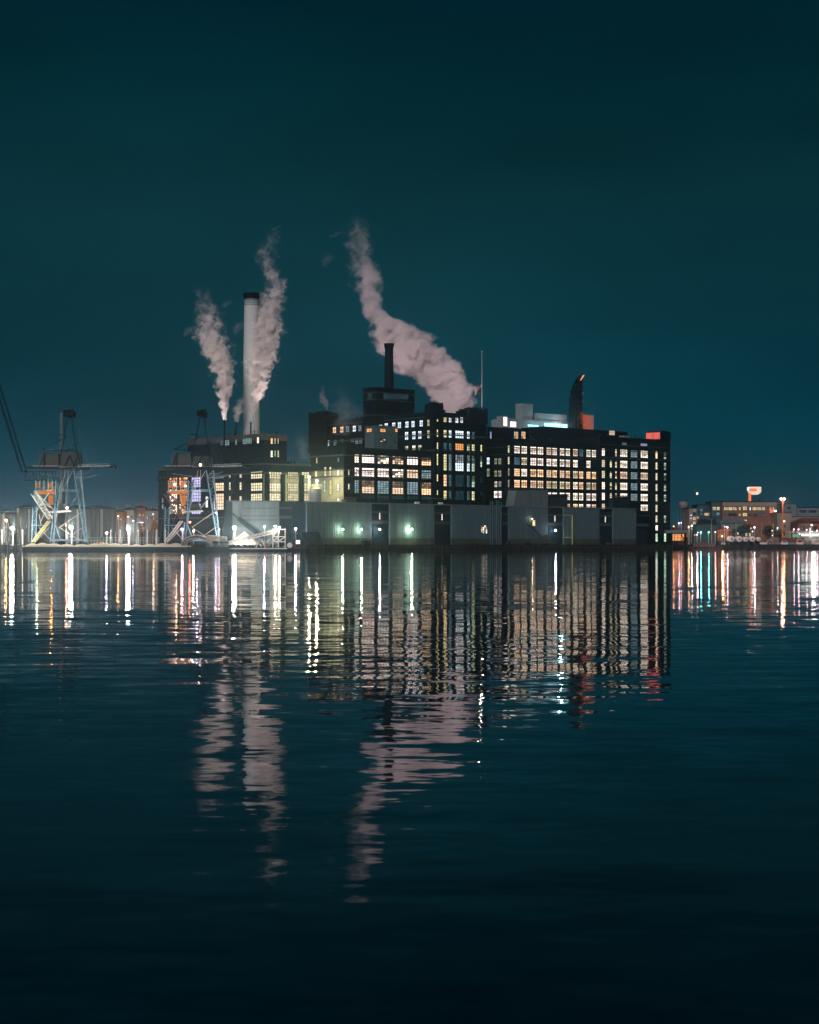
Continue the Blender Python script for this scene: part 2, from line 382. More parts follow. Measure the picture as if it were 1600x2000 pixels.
# yellow lit drain pipe and door frame
mb = MB()
a = WF.t(1114); WF.slab(mb, a, a + .35, GZ, 15.5, .9, 1.3); WF.slab(mb, WF.t(1099.5), a, 15.3, 15.6, .9, 1.2); WF.slab(mb, WF.t(1100), a, GZ + 3.3, GZ + 3.7, .9, 1.2)
link('drain_pipe', mb, 'yellow', root)
mb = MB()
for xx in (954, 958.5, 966, 970, 975): a = WF.t(xx); WF.slab(mb, a, a + .3, GZ, zt + random.uniform(.5, 2.5), .9, 1.3)
for zz in (6, 9.5, 13, 16.5): WF.slab(mb, WF.t(953), WF.t(977), zz, zz + .2, .9, 1.25)
link('pipe_rack', mb, 'metalclad', root)
# vents, small roof hatches lit by lamps
for xx in (817, 863): mb = MB(); a = WF.t(xx); WF.slab(mb, a - 1, a + 1, zt + .1, zt + .9, -1.2, -.3); link('roof_hatch', mb, 'white', root)
# rooftop plant on the warehouse
def roofbox(name, label, cat, xa, xb, yt, m, setback=3, depth=5, base=None, skew=0):
    f = Face(*WF.pt(0, 0, -setback)[:2], True); a, c = f.t(xa), f.t(xb); z1 = f.z((xa + xb) / 2, yt)
    r = thing(name, label, cat, f.pt(a, zt)); mb = MB()
    mb.hexa([f.pt(a, zt - .5, 0), f.pt(c, zt - .5, 0), f.pt(c, zt - .5, -depth), f.pt(a, zt - .5, -depth)],
            [f.pt(a + skew, z1 - .6, 0), f.pt(c, z1, 0), f.pt(c, z1, -depth), f.pt(a + skew, z1 - .6, -depth)])
    link('casing', mb, m, r)
    return r, f, a, c, z1
r, f, a, c, z1 = roofbox('roof_penthouse', 'beige sloped sheet metal penthouse on the warehouse roof', 'penthouse', 1003, 1071, 956, 'greyclad', 2, 5, skew=2)
mb = MB(); f.slab(mb, a + 10, a + 10.15, zt, z1 - .8, .01, .12); f.slab(mb, a + 2, c, z1, z1 + .25, -5, .2); link('flashing', mb, 'band', r)
r, f, a, c, z1 = roofbox('cooling_unit', 'dark louvred cooling unit beside the beige penthouse on the warehouse roof', 'cooling unit', 1074, 1109, 964, 'bay', 3, 4)
mb = MB()
for k in range(5): f.slab(mb, a + .3, c - .3, zt + .6 + k * .75, zt + .9 + k * .75, .01, .25)
link('louvre', mb, 'band', r)
r, f, a, c, z1 = roofbox('roof_tank', 'dark boxy vent tank on the warehouse roof before the right wing', 'roof tank', 1199, 1230, 970, 'bay', 2, 3)
mb = MB(); f.slab(mb, a - .3, c + .3, z1, z1 + .2, -3.3, .3); link('lid', mb, 'band', r)
r, f, a, c, z1 = roofbox('roof_shed', 'low dark flat shed on the warehouse roof below the packing house', 'shed', 676, 696, 972, 'base', 1.5, 3)
mb = MB(); f.slab(mb, a - .4, c + .4, z1, z1 + .25, -3.3, .5); link('roof', mb, 'band', r)
r, f, a, c, z1 = roofbox('roof_canopy', 'long thin dark canopy on the warehouse roof below the central tower', 'canopy', 845, 889, 974, 'darkroof', 1.5, 3)
mb = MB(); f.slab(mb, a - .4, c + .4, z1, z1 + .25, -3.3, .5); link('roof', mb, 'band', r)

# ------------------------------------------------------------------ power house
C = P(514, 0, 673); px_, py_ = C.x, C.y
LF, RF = Face(px_, py_, False), Face(px_, py_, True)
ph = thing('power_house', 'boxy brick power house with tall lit windows behind the second crane', 'factory building', (px_, py_, GZ))
lt, rt = LF.t(309), RF.t(607); ztop = 34.3
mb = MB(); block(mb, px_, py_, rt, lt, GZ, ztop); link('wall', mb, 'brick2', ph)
mb = MB(); block(mb, *(Vector((px_, py_)) + Vector(N1) * .4 + Vector(N2) * .4), rt + .4, lt + .8, ztop, ztop + .5); link('cornice', mb, 'band', ph)
mb = MB()
for f_, tt in ((LF, lt), (RF, rt)):
    for zz in (ztop - 3.6, GZ + 11.2): mb = MB(); f_.slab(mb, .4, tt, zz, zz + .55, .01, .3); link('stone_band', mb, 'band', ph)
mb = MB()   # piers between the windows on the lamp-lit face
for xx in (516, 546.5, 583): RF.slab(mb, RF.t(xx), RF.t(xx) + 2.2, GZ, ztop - 3.7, .31, .8)
link('pier', mb, 'brick2', ph)
mb = MB(); RF.slab(mb, .02, rt - .02, GZ + 10, ztop - 3.7, .02, .3); link('lamplit_brickwork', mb, 'lampbrick', ph)  # paler facing stands in for the lamp light on this face
mb = MB(); uL, uR = LF.t(366), RF.t(560); u0 = Face(px_, py_, True)
uz = 46.6
block(mb, px_ + D1[0] * .3 + D2[0] * .3, py_ + D1[1] * .3 + D2[1] * .3, uR, uL, ztop + .5, uz); link('upper_storey', mb, 'brick', ph)
mb = MB(); block(mb, px_, py_, uR + .6, uL + .6, uz - 2.6, uz); link('pale_fascia', mb, 'beige', ph)
for (x0, x1, y0, y1, nc, nr, ti, stl) in [(431, 437, 860, 870, 2, 3, 'dim', 'x'), (440, 448.5, 859, 870, 3, 3, 'grey', 'x'), (460.5, 463.5, 858, 869, 1, 3, 'grey', 'x'),
        (475, 493, 856, 867, 6, 4, 'grey', 'x'), (502.5, 507, 854, 866, 1, 4, 'white', 'full')]:
    wpx(LF, x0, x1, y0, y1, nc, nr, ti, ph, stl, off=.14, bar=.12)
for (x0, x1, y0, y1, ti) in [(528, 532.5, 856, 867, 'warm'), (535.5, 538, 856, 867, 'cream'), (541.5, 544, 856, 867, 'cream'), (528, 532.5, 880, 893, 'white'), (535.5, 538, 880, 892, 'green'), (541.5, 544.5, 880, 893, 'cream')]:
    wpx(RF, x0, x1, y0, y1, 1, 4, ti, ph, 'full', off=.14, bar=.1, k=.8)
for x0, x1, wd in ((418.4, 438, 5), (448, 451.4, 1), (468.5, 473, 1), (491, 513, 5)):
    for y0, y1 in (((927, 935), (943, 959), (964, 996)) if wd > 1 and x0 < 430 else ((926, 933), (942, 957), (969, 979))) if wd == 1 or x0 < 430 else ((921, 935), (943, 959), (964, 979)):
        wpx(LF, x0, x1, y0, y1, wd, 3 if y1 - y0 < 20 else 5, 'lwarm' if x0 < 430 and y0 > 940 else ('cream' if x0 > 430 else 'dim'), ph, 'full', off=.14, bar=.16, k=1.2)
for x0, x1 in ((524, 549), (560, 581), (588, 603)):
    for y0, y1 in ((922, 935), (944, 960), (964, 978)):
        wpx(RF, x0 + (1 if x0 == 560 else 0), x1, y0, y1, 5 if x1 - x0 > 16 else 3, 3, 'cream', ph, 'full', off=.36, bar=.14, k=(1.35 if x0 < 530 else .9) * (1 if y0 > 930 else .75))
# the tall bright bays seen through the crane
for x0, x1, ti in ((332, 347, 'white'), (351, 368, 'warm'), (375, 393, 'violet')):
    for y0, y1 in ((932, 952), (956, 980), (984, 1004)):
        wpx(LF, x0, x1, y0, y1, 4, 4, 'orange' if (y0 < 940 and x0 < 370) else ti, ph, 'mix' if x0 < 370 else 'full', off=.14, bar=.18, k=1.3)
for y0 in (973, 985): wpx(LF, 317, 320, y0, y0 + 9, 1, 3, 'grey', ph, 'x', off=.14, bar=.1)
wpx(LF, 402.5, 407, 970, 991, 1, 4, 'pink', ph, 'full', off=.14, bar=.1)

# ------------------------------------------------------------------ chimneys on and behind it
def rings(cx, Y, spec): return [((X(cx, Y), Y, z), r) for z, r in spec]
Yc = 702
ch = thing('chimney', 'tall pale concrete chimney with a black flared cap behind the power house', 'chimney', (X(491.5, Yc), Yc, GZ))
s_ = Yc / F
link('shaft', MB().tube(rings(491.5, Yc, [(GZ, 17.6 * s_), (Z(700, Yc), 15.9 * s_), (Z(594, Yc), 14.2 * s_)]), 40), 'concrete', ch, smooth=False)
link('collar', MB().tube(rings(491.5, Yc, [(Z(594, Yc), 14.4 * s_), (Z(585, Yc), 14.6 * s_)]), 40), 'paleclad', ch)
link('cap', MB().tube(rings(491.5, Yc, [(Z(585, Yc), 14.6 * s_), (Z(576, Yc), 16.4 * s_), (Z(573, Yc), 16.4 * s_)]), 40), 'cap', ch)
mb = MB()
for yy in (587, 596.5): mb.tube(rings(491.5, Yc, [(Z(yy, Yc), 14.7 * s_), (Z(yy - .9, Yc), 14.7 * s_)]), 40)
link('ring', mb, 'cap', ch)
Yn = 738
c2 = thing('chimney', 'short dark brick chimney with a flared top on the rooftop block', 'chimney', (X(760, Yn), Yn, 69))
s_ = Yn / F
link('shaft', MB().tube(rings(760, Yn, [(68, 9.4 * s_), (Z(682, Yn), 8.0 * s_)]), 28), 'brick2', c2)
link('cap', MB().tube(rings(760, Yn, [(Z(682, Yn), 8.0 * s_), (Z(675, Yn), 9.8 * s_), (Z(671, Yn), 9.8 * s_)]), 28), 'cap', c2)
for yy in (684, 690, 698, 712, 730): link('iron_band', MB().tube(rings(760, Yn, [(Z(yy, Yn), 8.9 * s_), (Z(yy - 1, Yn), 8.9 * s_)]), 28), 'bay', c2)
for cx, yt, Y, lab, yb in ((438.5, 820, 684, 'slim dark exhaust pipe under the leftmost steam plume', 912), (461.5, 824, 690, 'slim dark exhaust pipe just left of the tall pale chimney', 860), (490, 824, 686, 'slim dark exhaust pipe standing in front of the tall pale chimney', 850)):
    e1 = thing('exhaust_pipe', lab, 'pipe', (X(cx, Y), Y, Z(yb, Y)), 'steam exhaust pipes on the power house')
    link('pipe', MB().tube(rings(cx, Y, [(Z(yb, Y), .28), (Z(yt + 3, Y), .28)]), 10), 'cap', e1)
    link('rim', MB().tube(rings(cx, Y, [(Z(yt + 3, Y), .38), (Z(yt, Y), .38)]), 10), 'cap', e1)

# ------------------------------------------------------------------ packing house (low block with big windows)
C = P(672, 0, 678); cx_, cy_ = C.x, C.y
LF, RF = Face(cx_, cy_, False), Face(cx_, cy_, True)
pk = thing('packing_house', 'brick packing house with three rows of wide lit factory windows in the middle', 'factory building', (cx_, cy_, GZ))
lt, rt = LF.t(608), RF.t(852); zt2 = 41.5
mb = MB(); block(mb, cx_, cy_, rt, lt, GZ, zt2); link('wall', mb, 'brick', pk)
mb = MB(); LF.slab(mb, .01, lt, GZ, 32.2, .01, .35); link('lamplit_brickwork', mb, 'lampbrick', pk)  # the slab's pale colour carries the lamp light of this side
mb = MB()
for zb in (38.0, 32.2, 29.6):
    LF.slab(mb, .4, lt, zb, zb + .6, .36, .6); RF.slab(mb, -.2, rt, zb, zb + .45, .01, .35)
link('stone_band', mb, 'band', pk)
# corner turrets (buttressed)
def turret(parent, f, ta, tb, z0, z1, dep=5, m='brick', off=.7):
    mb = MB(); f.slab(mb, ta, tb, z0, z1 - 1.2, -dep, off)
    w = tb - ta
    f.slab(mb, ta + .4, tb - .4, z1 - 1.2, z1 - .6, -dep + .4, off - .4); f.slab(mb, ta + w * .28, tb - w * .28, z1 - .6, z1, -dep + .8, off - .7)
    for q in (ta + .2, tb - .9): f.slab(mb, q, q + .7, z1 - 1.2, z1 - .1, -.5, off + .15)
    for q in (z0 + 1.2, z0 + 3.4): f.slab(mb, ta - .1, tb + .1, q, q + .3, -dep - .1, off + .1)
    return link('turret', mb, m, parent)
turret(pk, RF, .02, RF.t(690), zt2 - 3, 43.6, 6)
mb = MB()
xs = [(692, 700.5), (706.5, 730.5), (737, 759), (766, 787.5), (794.5, 816), (823, 841.5)]
for a_, b_ in zip([(674, 690)] + xs, xs + [(847.5, 852)]):
    pa, pb = RF.t(a_[1]) + .5, RF.t(b_[0]) - .5
    if pb - pa > .3: RF.slab(mb, pa, pb, GZ, 38.0, .01, .6)
link('pier', mb, 'brick', pk)
rowsC = ((888.5, 904.5, 4), (914, 930.7, 4), (938.5, 963.6, 6))
sty = {(0, 0): ('white', 'full'), (0, 1): ('pink', 'full'), (0, 2): ('white', 'mix'), (0, 3): ('lwarm', 'mix'), (0, 4): ('pink', 'full'), (0, 5): ('warm', 'bottom'),
       (1, 0): ('white', 'mix'), (1, 1): ('pink', 'room'), (1, 2): ('pink', 'room'), (1, 3): ('white', 'mix'), (1, 4): ('lwarm', 'full'), (1, 5): ('grey', 'x'),
       (2, 0): ('grey', 'x'), (2, 1): ('lwarm', 'bottom'), (2, 2): ('grey', 'x'), (2, 3): ('lwarm', 'bottom'), (2, 4): ('grey', 'x'), (2, 5): ('warm', 'bottom')}
for ri, (y0, y1, nr) in enumerate(rowsC):
    z0, z1 = RF.z(718, y1), RF.z(718, y0)
    for ci, (a_, b_) in enumerate(xs):
        ti, st_ = sty[(ri, ci)]
        window(RF, RF.t(a_), RF.t(b_), z0, z1, 2 if ci == 0 else 4, nr, ti, pk, st_, bar=.2, k=1.15)
z1 = RF.z(718, 967); 
for ci, (a_, b_) in enumerate(xs[1:]): window(RF, RF.t(a_), RF.t(b_), 21.2, z1, 4, 2, 'dark', pk, 'x', bar=.2)
for y0, y1 in ((916, 928), (945, 956)): wpx(RF, 679.3, 681.8, y0, y1, 1, 3, 'white' if y0 > 940 else 'cream', pk, 'full', bar=.1, off=.2)
for (x0, x1, y0, y1, ti) in [(617, 621.5, 919, 931, 'warm'), (635, 639.5, 912, 931, 'cream'), (645, 649, 912, 930, 'cream'), (660, 665, 917, 931, 'pink'),
        (660, 665, 944, 959, 'pink'), (645, 650, 938, 966, 'yellow'), (634, 638, 938, 962, 'green'), (660, 665, 973, 979, 'white'), (619, 622, 894, 905, 'lwarm'), (661, 664.5, 894, 902, 'grey')]:
    wpx(LF, x0, x1, y0, y1, 1, 3, ti, pk, 'full', off=.4, bar=.12, k=.85)
# metal clad box on its roof
C = P(731, 0, 716)
bL, bR = Face(C.x, C.y, False), Face(C.x, C.y, True)
bx = thing('roof_room', 'grey metal clad room with small orange windows on the packing house roof', 'rooftop room', (C.x, C.y, 41.5))
mb = MB(); block(mb, C.x, C.y, bR.t(791), bL.t(713), 39, Z(831.5, 716)); link('wall', mb, 'metalclad', bx)
mb = MB(); block(mb, C.x - .2, C.y - .3, bR.t(791) + .4, bL.t(713) + .4, Z(831.5, 716), Z(830.3, 716)); link('roof', mb, 'band', bx)
wpx(bL, 717, 727, 837, 844, 2, 2, 'orange', bx, 'full', bar=.12)
for x0, x1, ti in ((742, 753, 'orange'), (771, 782, 'orange')):
    wpx(bR, x0, x1, 837.5, 844, 2, 2, ti, bx, 'full', bar=.16); wpx(bR, x0, x1, 857, 864, 2, 2, 'lwarm' if x0 < 760 else 'dim', bx, 'mix', bar=.3, k=.7)

# ------------------------------------------------------------------ central tower building
C = P(847, 0, 708); cx_, cy_ = C.x, C.y
LF, RF = Face(cx_, cy_, False), Face(cx_, cy_, True)
ct = thing('central_building', 'tall dark brick central refinery building with castellated corner turrets', 'factory building', (cx_, cy_, GZ))
lt, rt = LF.t(606), RF.t(949.5); zt3 = 57.8
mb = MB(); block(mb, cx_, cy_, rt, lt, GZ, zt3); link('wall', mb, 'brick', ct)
for zb, h in ((55.6, .4), (48.2, .5), (41.6, .5)): mb = MB(); LF.slab(mb, .3, lt, zb, zb + h, .01, .35); RF.slab(mb, -.3, rt, zb, zb + h, .01, .35); link('stone_band', mb, 'band', ct)
turret(ct, RF, -.5, RF.t(864), zt3 - 3, 61.8, 5); turret(ct, RF, RF.t(913), rt + .3, zt3 - 4, 60.8, 6)
turret(ct, LF, LF.t(641), lt + .3, zt3 - 14, 62.2, 6)
mb = MB()
colsB = [(852.6, 855.5), (866, 872), (876, 881.5), (889, 905), (911.6, 917), (921, 926.5), (937.8, 941.3)]
for a_, b_ in zip([(846, 848.5)] + colsB, colsB + [(947, 950)]):
    pa, pb = RF.t(a_[1]) + .35, RF.t(b_[0]) - .35
    if pb - pa > .25: RF.slab(mb, pa, pb, GZ, 48.1, .01, .5)
link('pier', mb, 'brick', ct)
rowsB = [((814, 824.5), ['yellow', 'yellow', 'cool', None, None, 'dim', None]),
         ((839.8, 854.5), ['yellow', 'yellow', 'cool', 'cool', 'cool', 'dim', None]),
         ((865, 878), ['yellow', 'dim', 'dim', 'orange', 'green', 'yellow', 'yellow']),
         ((887, 919), ['yellow', 'yellow', 'grey', 'cool', 'cool', 'green', 'green']),
         ((927, 950), ['warm', 'warm', 'dim', 'dark', 'dim', 'green', 'dark']),
         ((958, 976), ['yellow', 'yellow', 'dim', 'dark', 'dim', 'yellow', 'dark'])]
for (y0, y1), tints in rowsB:
    z0, z1 = RF.z(870, y1), RF.z(870, y0)
    for ci, ((a_, b_), ti) in enumerate(zip(colsB, tints)):
        if ti is None: continue
        zz0 = z0
        if ci in (0, 6) and y1 - y0 > 16: zz0 = z0 + 2
        nc = 4 if ci == 3 else (1 if ci in (0, 6) else 2)
        st_ = 'room' if y0 < 860 else ('bottom' if (ti in ('cool', 'green')) else 'full')
        window(RF, RF.t(a_), RF.t(b_), zz0, z1, nc, max(3, int((z1 - zz0) / 1.1)), ti, ct, st_, bar=.16, k=1.0)
for a_, b_ in ((889, 895), (898.6, 904)): wpx(RF, a_, b_, 815, 826, 2, 3, 'cool', ct, 'room', bar=.15)
rowL = [360, 445, 510, 590, 655, 745, 805, 895, 960, 1048, 1112, 1200, 1270, 1365, 1455]
for i, zx in enumerate(rowL):
    x0 = zx / 5.926 + 590; x1 = x0 + (6.4 if i != 14 else 4)
    ti = 'warm' if i < 2 else ('grey' if i in (2, 4, 5) else ('yellow' if i == 14 else 'cool'))
    window(LF, LF.t(x1), LF.t(x0), 52.0, 54.6, 2, 3, ti, ct, 'room' if ti != 'grey' else 'x', bar=.14, k=.95)
for zx in (1195, 1280, 1348, 1455):
    x0 = zx / 5.926 + 590; x1 = x0 + (6.6 if zx < 1400 else 4.2)
    window(LF, LF.t(x1), LF.t(x0), 46.9, 50.2, 2, 4, 'cool' if zx < 1400 else 'yellow', ct, 'room', bar=.14)
    window(LF, LF.t(x1), LF.t(x0), 41.2 if zx != 1455 else 39.4, 44.3 if zx != 1455 else 41.4, 2, 3, 'cream' if zx != 1280 else 'white', ct, 'top' if zx < 1400 else 'full', bar=.14)
for zx in (220, 285, 370, 450, 570, 620, 665):
    x0 = zx / 5.926 + 590; window(LF, LF.t(x0 + 6), LF.t(x0), 46.5, 49.0, 2, 3, 'cool' if zx < 300 else 'grey', ct, 'room', bar=.14, k=.6)
# rooftop block carrying the small chimney
C = P(735, 0, 728)
aL, aR = Face(C.x, C.y, False), Face(C.x, C.y, True)
rb = thing('rooftop_block', 'dark brick rooftop block with pale bands under the short chimney', 'rooftop block', (C.x, C.y, 57.8))
mb = MB(); block(mb, C.x, C.y, aR.t(810), aL.t(709.5), 54, Z(758, 728)); link('wall', mb, 'brick', rb)
mb = MB(); block(mb, C.x - .2, C.y - .3, aR.t(810) + .4, aL.t(709.5) + .4, Z(758, 728), Z(755.5, 728)); link('parapet', mb, 'darkroof', rb)
mb = MB()
for yy in (766.5, 780.5, 811): z = Z(yy, 728); aL.slab(mb, .3, aL.t(709.5), z, z + .35, .01, .3); aR.slab(mb, -.3, aR.t(810), z, z + .35, .01, .3)
link('stone_band', mb, 'band', rb)
for f_, x0, x1 in ((aL, 719, 727.5), (aR, 749, 768), (aR, 769, 778), (aR, 779, 797)):
    wpx(f_, x0, x1, 769, 779.5, 3, 2, 'dark', rb, 'x', bar=.14, frame='band')

# ------------------------------------------------------------------ right wing
C = P(985.5, 0, 738); cx_, cy_ = C.x, C.y
LF, RF = Face(cx_, cy_, False), Face(cx_, cy_, True)
rw = thing('right_wing', 'long dark refinery wing with six bays of paired lit windows', 'factory building', (cx_, cy_, GZ))
lt, r1 = LF.t(948), RF.t(1168.5); zt4 = 48.2
mb = MB(); block(mb, cx_, cy_, r1, lt, GZ, zt4); link('wall', mb, 'brick', rw)
mb = MB(); block(mb, cx_ - .2, cy_ - .3, r1, lt, zt4, zt4 + .6); link('parapet', mb, 'darkroof', rw)
bands = (RF.z(987.5, 874), RF.z(987.5, 888.5))
for zb in bands: mb = MB(); LF.slab(mb, .3, lt, zb, zb + .4, .01, .32); RF.slab(mb, -.3, r1, zb, zb + .4, .01, .32); link('stone_band', mb, 'band', rw)
rows = [RF.z(1010, y) for y in (878.2, 900.4, 922.7, 944.8, 967, 989)]
cols = [(1004, 1015), (1018, 1029), (1035.5, 1047), (1049.5, 1061), (1067, 1076.5), (1078.5, 1087.5), (1093, 1102), (1104.5, 1113), (1119, 1128), (1130.5, 1139), (1145, 1153), (1155.6, 1164)]
mb = MB()
edge = [991] + [c for c in cols[1::2]]
for i in range(6):
    pa = RF.t(1000 if i == 0 else cols[2 * i - 1][1]) + .5; pb = RF.t(cols[2 * i][0]) - .5
    RF.slab(mb, pa - (2 if i == 0 else 0), pb, GZ, bands[1] - .1, .01, .5)
link('pier', mb, 'brick', rw)
for ri, zc in enumerate(rows):
    for ci, (a_, b_) in enumerate(cols):
        if ri in (0,) and ci == 9: ti = 'dim'
        elif ri == 1 and ci in (9, 11): continue
        elif ri == 1 and ci == 0: ti = 'dim'
        else: ti = random.choices(['white', 'pink', 'lwarm', 'warm', 'cream'], [[5, 4, 1, 0, 1], [4, 5, 1, 0, 1], [1, 0, 3, 6, 3], [2, 1, 3, 2, 2], [3, 4, 1, 1, 1], [3, 1, 1, 1, 1]][ri])[0]
        window(RF, RF.t(a_), RF.t(b_), zc - 1.65, zc + 1.65, 3, 4, ti, rw, 'room' if ri != 2 else random.choice(('room', 'full')), bar=.17, k=random.uniform(.85, 1.2))
    if ri < 5: window(RF, RF.t(991.5), RF.t(995), zc - 1.6, zc + 1.6, 1, 4, 'cream' if ri != 4 else 'pink', rw, 'full', bar=.12, k=1 if ri in (0, 1, 4) else .35)
for x0, x1, y0, y1, ti in [(951.5, 957, 893.5, 907, 'cool'), (951.5, 957, 915, 931, 'green'), (966.5, 971.5, 895, 907, 'green'), (974, 980, 895, 907, 'cream'), (966.5, 971.5, 919, 931, 'cream'), (974, 980, 919, 931, 'cream'),
                           (966.5, 972, 940, 951.5, 'lwarm'), (974.5, 980, 940, 951, 'grey'), (965.5, 972.5, 959, 972.5, 'pink'), (974.5, 980.5, 959, 972.5, 'pink')]:
    wpx(LF, x0, x1, y0, y1, 2, 3, ti, rw, 'room', bar=.12, k=.4 if ti in ('green', 'cream') else 1)
# stepped upper block over the left end
C = P(952, 0, 762); uf = Face(C.x, C.y, True)
mb = MB(); block(mb, C.x, C.y, uf.t(1030), 18, 44, uf.z(990, 835.5)); link('upper_block', mb, 'brick', rw)
for x0, x1, ti in ((956.5, 960, 'violet'), (1003.6, 1012, 'lwarm'), (1018, 1026, 'warm')): wpx(uf, x0, x1, 843, 857, 3 if x1 - x0 > 5 else 1, 4, ti, rw, 'full', bar=.15, k=.8)
wpx(uf, 1039, 1048, 848, 857, 2, 2, 'cyan', rw, 'full', bar=.2) if False else None
# setback storey
C = P(1062, 0, 776); sf = Face(C.x, C.y, True)
mb = MB(); block(mb, C.x, C.y, sf.t(1226), 14, 46, Z(838, 795) ); link('setback_storey', mb, 'brick', rw)
for x0, x1, y0, y1, ti in ((1130, 1137.6, 858, 865, 'pink'), (1157, 1162, 859, 866, 'cream'), (1189.5, 1200.5, 841, 850, 'lwarm')): wpx(sf, x0, x1, y0, y1, 3, 2, ti, rw, 'full', bar=.14, k=.8)

C = RF.pt(RF.t(1168.5), 0, 1.2); ef = Face(C.x, C.y, True); et = ef.t(1309.5)
ew = thing('end_block', 'taller dark refinery end block with single window columns at the right', 'factory building', (C.x, C.y, GZ))
zt5 = 52.2
mb = MB(); block(mb, C.x, C.y, et, 22, GZ, zt5); link('wall', mb, 'brick', ew)
mb = MB()
for zb in (ef.z(1170, 878.5), ef.z(1170, 893.5), ef.z(1170, 868)): ef.slab(mb, 0, et, zb, zb + .38, .01, .3)
ef.slab(mb, ef.t(1280), et, 8.5, 9.1, .01, .5)
link('stone_band', mb, 'band', ew)
colsD = [(1175.2, 1181, 2), (1190.7, 1194.8, 1), (1201, 1204.6, 1), (1211, 1225, 4), (1231.7, 1244.6, 5), (1251, 1265, 4), (1280, 1284, 1), (1296.3, 1300.8, 1)]
mb = MB()
for (a_, b_, _), (c_, d_, _) in zip(colsD, colsD[1:]):
    ef.slab(mb, ef.t(b_) + .35, ef.t(c_) - .35, GZ, ef.z(1170, 893.5) - .05, .01, .55)
link('pier', mb, 'brick', ew)
rowsD = [ef.z(1290, y) for y in (889, 910.2, 931, 952.2, 972.5, 993, 1013.5)]
for ri, zc in enumerate(rowsD):
    for ci, (a_, b_, nc) in enumerate(colsD):
        if ri > 5 and ci < 6: continue
        if ri in (5,) and ci in (1, 2, 3, 4): continue
        if ri == 0 and ci == 1: continue
        if ri == 5 and ci == 7: continue
        ti = ['cream', 'cream', 'cream', 'white', 'grey', 'white', 'cream', 'green'][ci]
        if ci in (3, 5) and ri in (2,): ti = 'lwarm'
        if ci == 0 and ri in (0, 3, 4): ti = 'pink'
        if ci == 6 and ri == 0: ti = 'warm'
        window(ef, ef.t(a_), ef.t(b_), zc - 1.7, zc + 1.6, nc, 4, ti, ew, 'room' if ci in (3, 5) else ('mix' if ci in (1, 2, 7) else 'full'), bar=.15 if nc > 2 else .1, k=1.05 if ci != 7 else .75)
for y0, y1, xs_ in ((1026, 1036, (1280,)), (1042, 1058, (1280, 1296.5))):
    for x0 in xs_: wpx(ef, x0, x0 + 4.4, y0, y1, 1, 3, 'pink' if y0 < 1030 else 'green', ew, 'full', bar=.1, k=1.2)
for x0, x1, y0, y1, ti in ((1215, 1223.5, 864.3, 869.5, 'grey'), (1251, 1264, 866.3, 871, 'violet')): wpx(ef, x0, x1, y0, y1, 4, 2, ti, ew, 'full', bar=.14, k=.7)
cq = ef.pt(ef.t(1290), 0, .3); tl = Face(cq.x, cq.y, False); tw = tl.t(1261.5)
mb = MB(); block(mb, cq.x, cq.y, et - ef.t(1290), tw, zt5 + .003, 55.9)
q2 = Vector((cq.x, cq.y)) + Vector(D1) * .8 + Vector(D2) * .8; block(mb, q2.x, q2.y, et - ef.t(1290) - 1.6, tw - 1.6, 55.9, 56.5); link('corner_tower', mb, 'brick', ew)
for a_, b_ in ((.4, tw * .48), (tw * .52, tw - .4)): mb = MB(); tl.slab(mb, a_, b_, zt5 + .3, 55.7, .01, .2); link('signlit_panel', mb, 'paleclad', ew)  # pale slabs: the sign's light on this side put into the colour
mb = MB(); ef.slab(mb, ef.t(1222), ef.t(1234), zt5, zt5 + .9, -4, -1); link('roof_vent', mb, 'paleclad', ew)

# ------------------------------------------------------------------ white rooftop building with lit glazing
C = P(1025, 0, 800); wf = Face(C.x, C.y, True); wl = Face(C.x, C.y, False)
wb = thing('white_roof_building', 'white rooftop building with bright cyan lit glazing behind the right wing', 'rooftop building', (C.x, C.y, 48))
body0 = Face(*P(995, 0, 800)[:2], True)
mb = MB(); block(mb, body0.x, body0.y, body0.t(1110), 12, 44, body0.z(1050, 821)); link('body', mb, 'paleclad', wb)
kp = body0.pt(body0.t(1025), 0, -1.5); k_ = Face(kp.x, kp.y, True); kl = Face(k_.x, k_.y, False)
mb = MB(); block(mb, k_.x, k_.y, k_.t(1041), kl.t(1007), 58, k_.z(1025, 788)); link('lift_tower', mb, 'paleclad', wb)
kp = body0.pt(body0.t(1053), 0, -1.0); k2 = Face(kp.x, kp.y, True)
mb = MB(); block(mb, k2.x, k2.y, k2.t(1107), 9, 58, k2.z(1080, 808.5)); link('upper_room', mb, 'paleclad', wb)
mb = MB(); block(mb, *P(982, 0, 798)[:2], 3.2, 4, 46, Z(812, 798)); link('stair_tower', mb, 'paleclad', wb)
st = Face(*P(982, 0, 798)[:2], True)
window(st, .3, 2.9, Z(832, 798), Z(814, 798), 2, 4, 'pink', wb, 'full', bar=.1, k=1.4)
wpx(body0, 996, 1008, 823, 834, 3, 2, 'pink', wb, 'full', bar=.1, k=1.4, xm=1000)
wpx(body0, 1030, 1052, 829, 844, 6, 3, 'cyan', wb, 'top', bar=.12, k=1.0)
wpx(body0, 1062, 1108, 827, 843, 10, 3, 'cyan', wb, 'full', bar=.12, k=1.5)
wpx(body0, 1039, 1048, 848, 858, 2, 2, 'cyan', wb, 'full', bar=.15, k=1.4)
mb = MB()
for z in (body0.z(1050, 846), body0.z(1050, 845)): body0.slab(mb, body0.t(1000), body0.t(1109), z, z + .12, .3, .42)
for q in range(24): tt = body0.t(1000) + q * 1.6; body0.slab(mb, tt, tt + .08, body0.z(1050, 850), body0.z(1050, 844), .3, .38)
link('railing', mb, 'cap', wb)
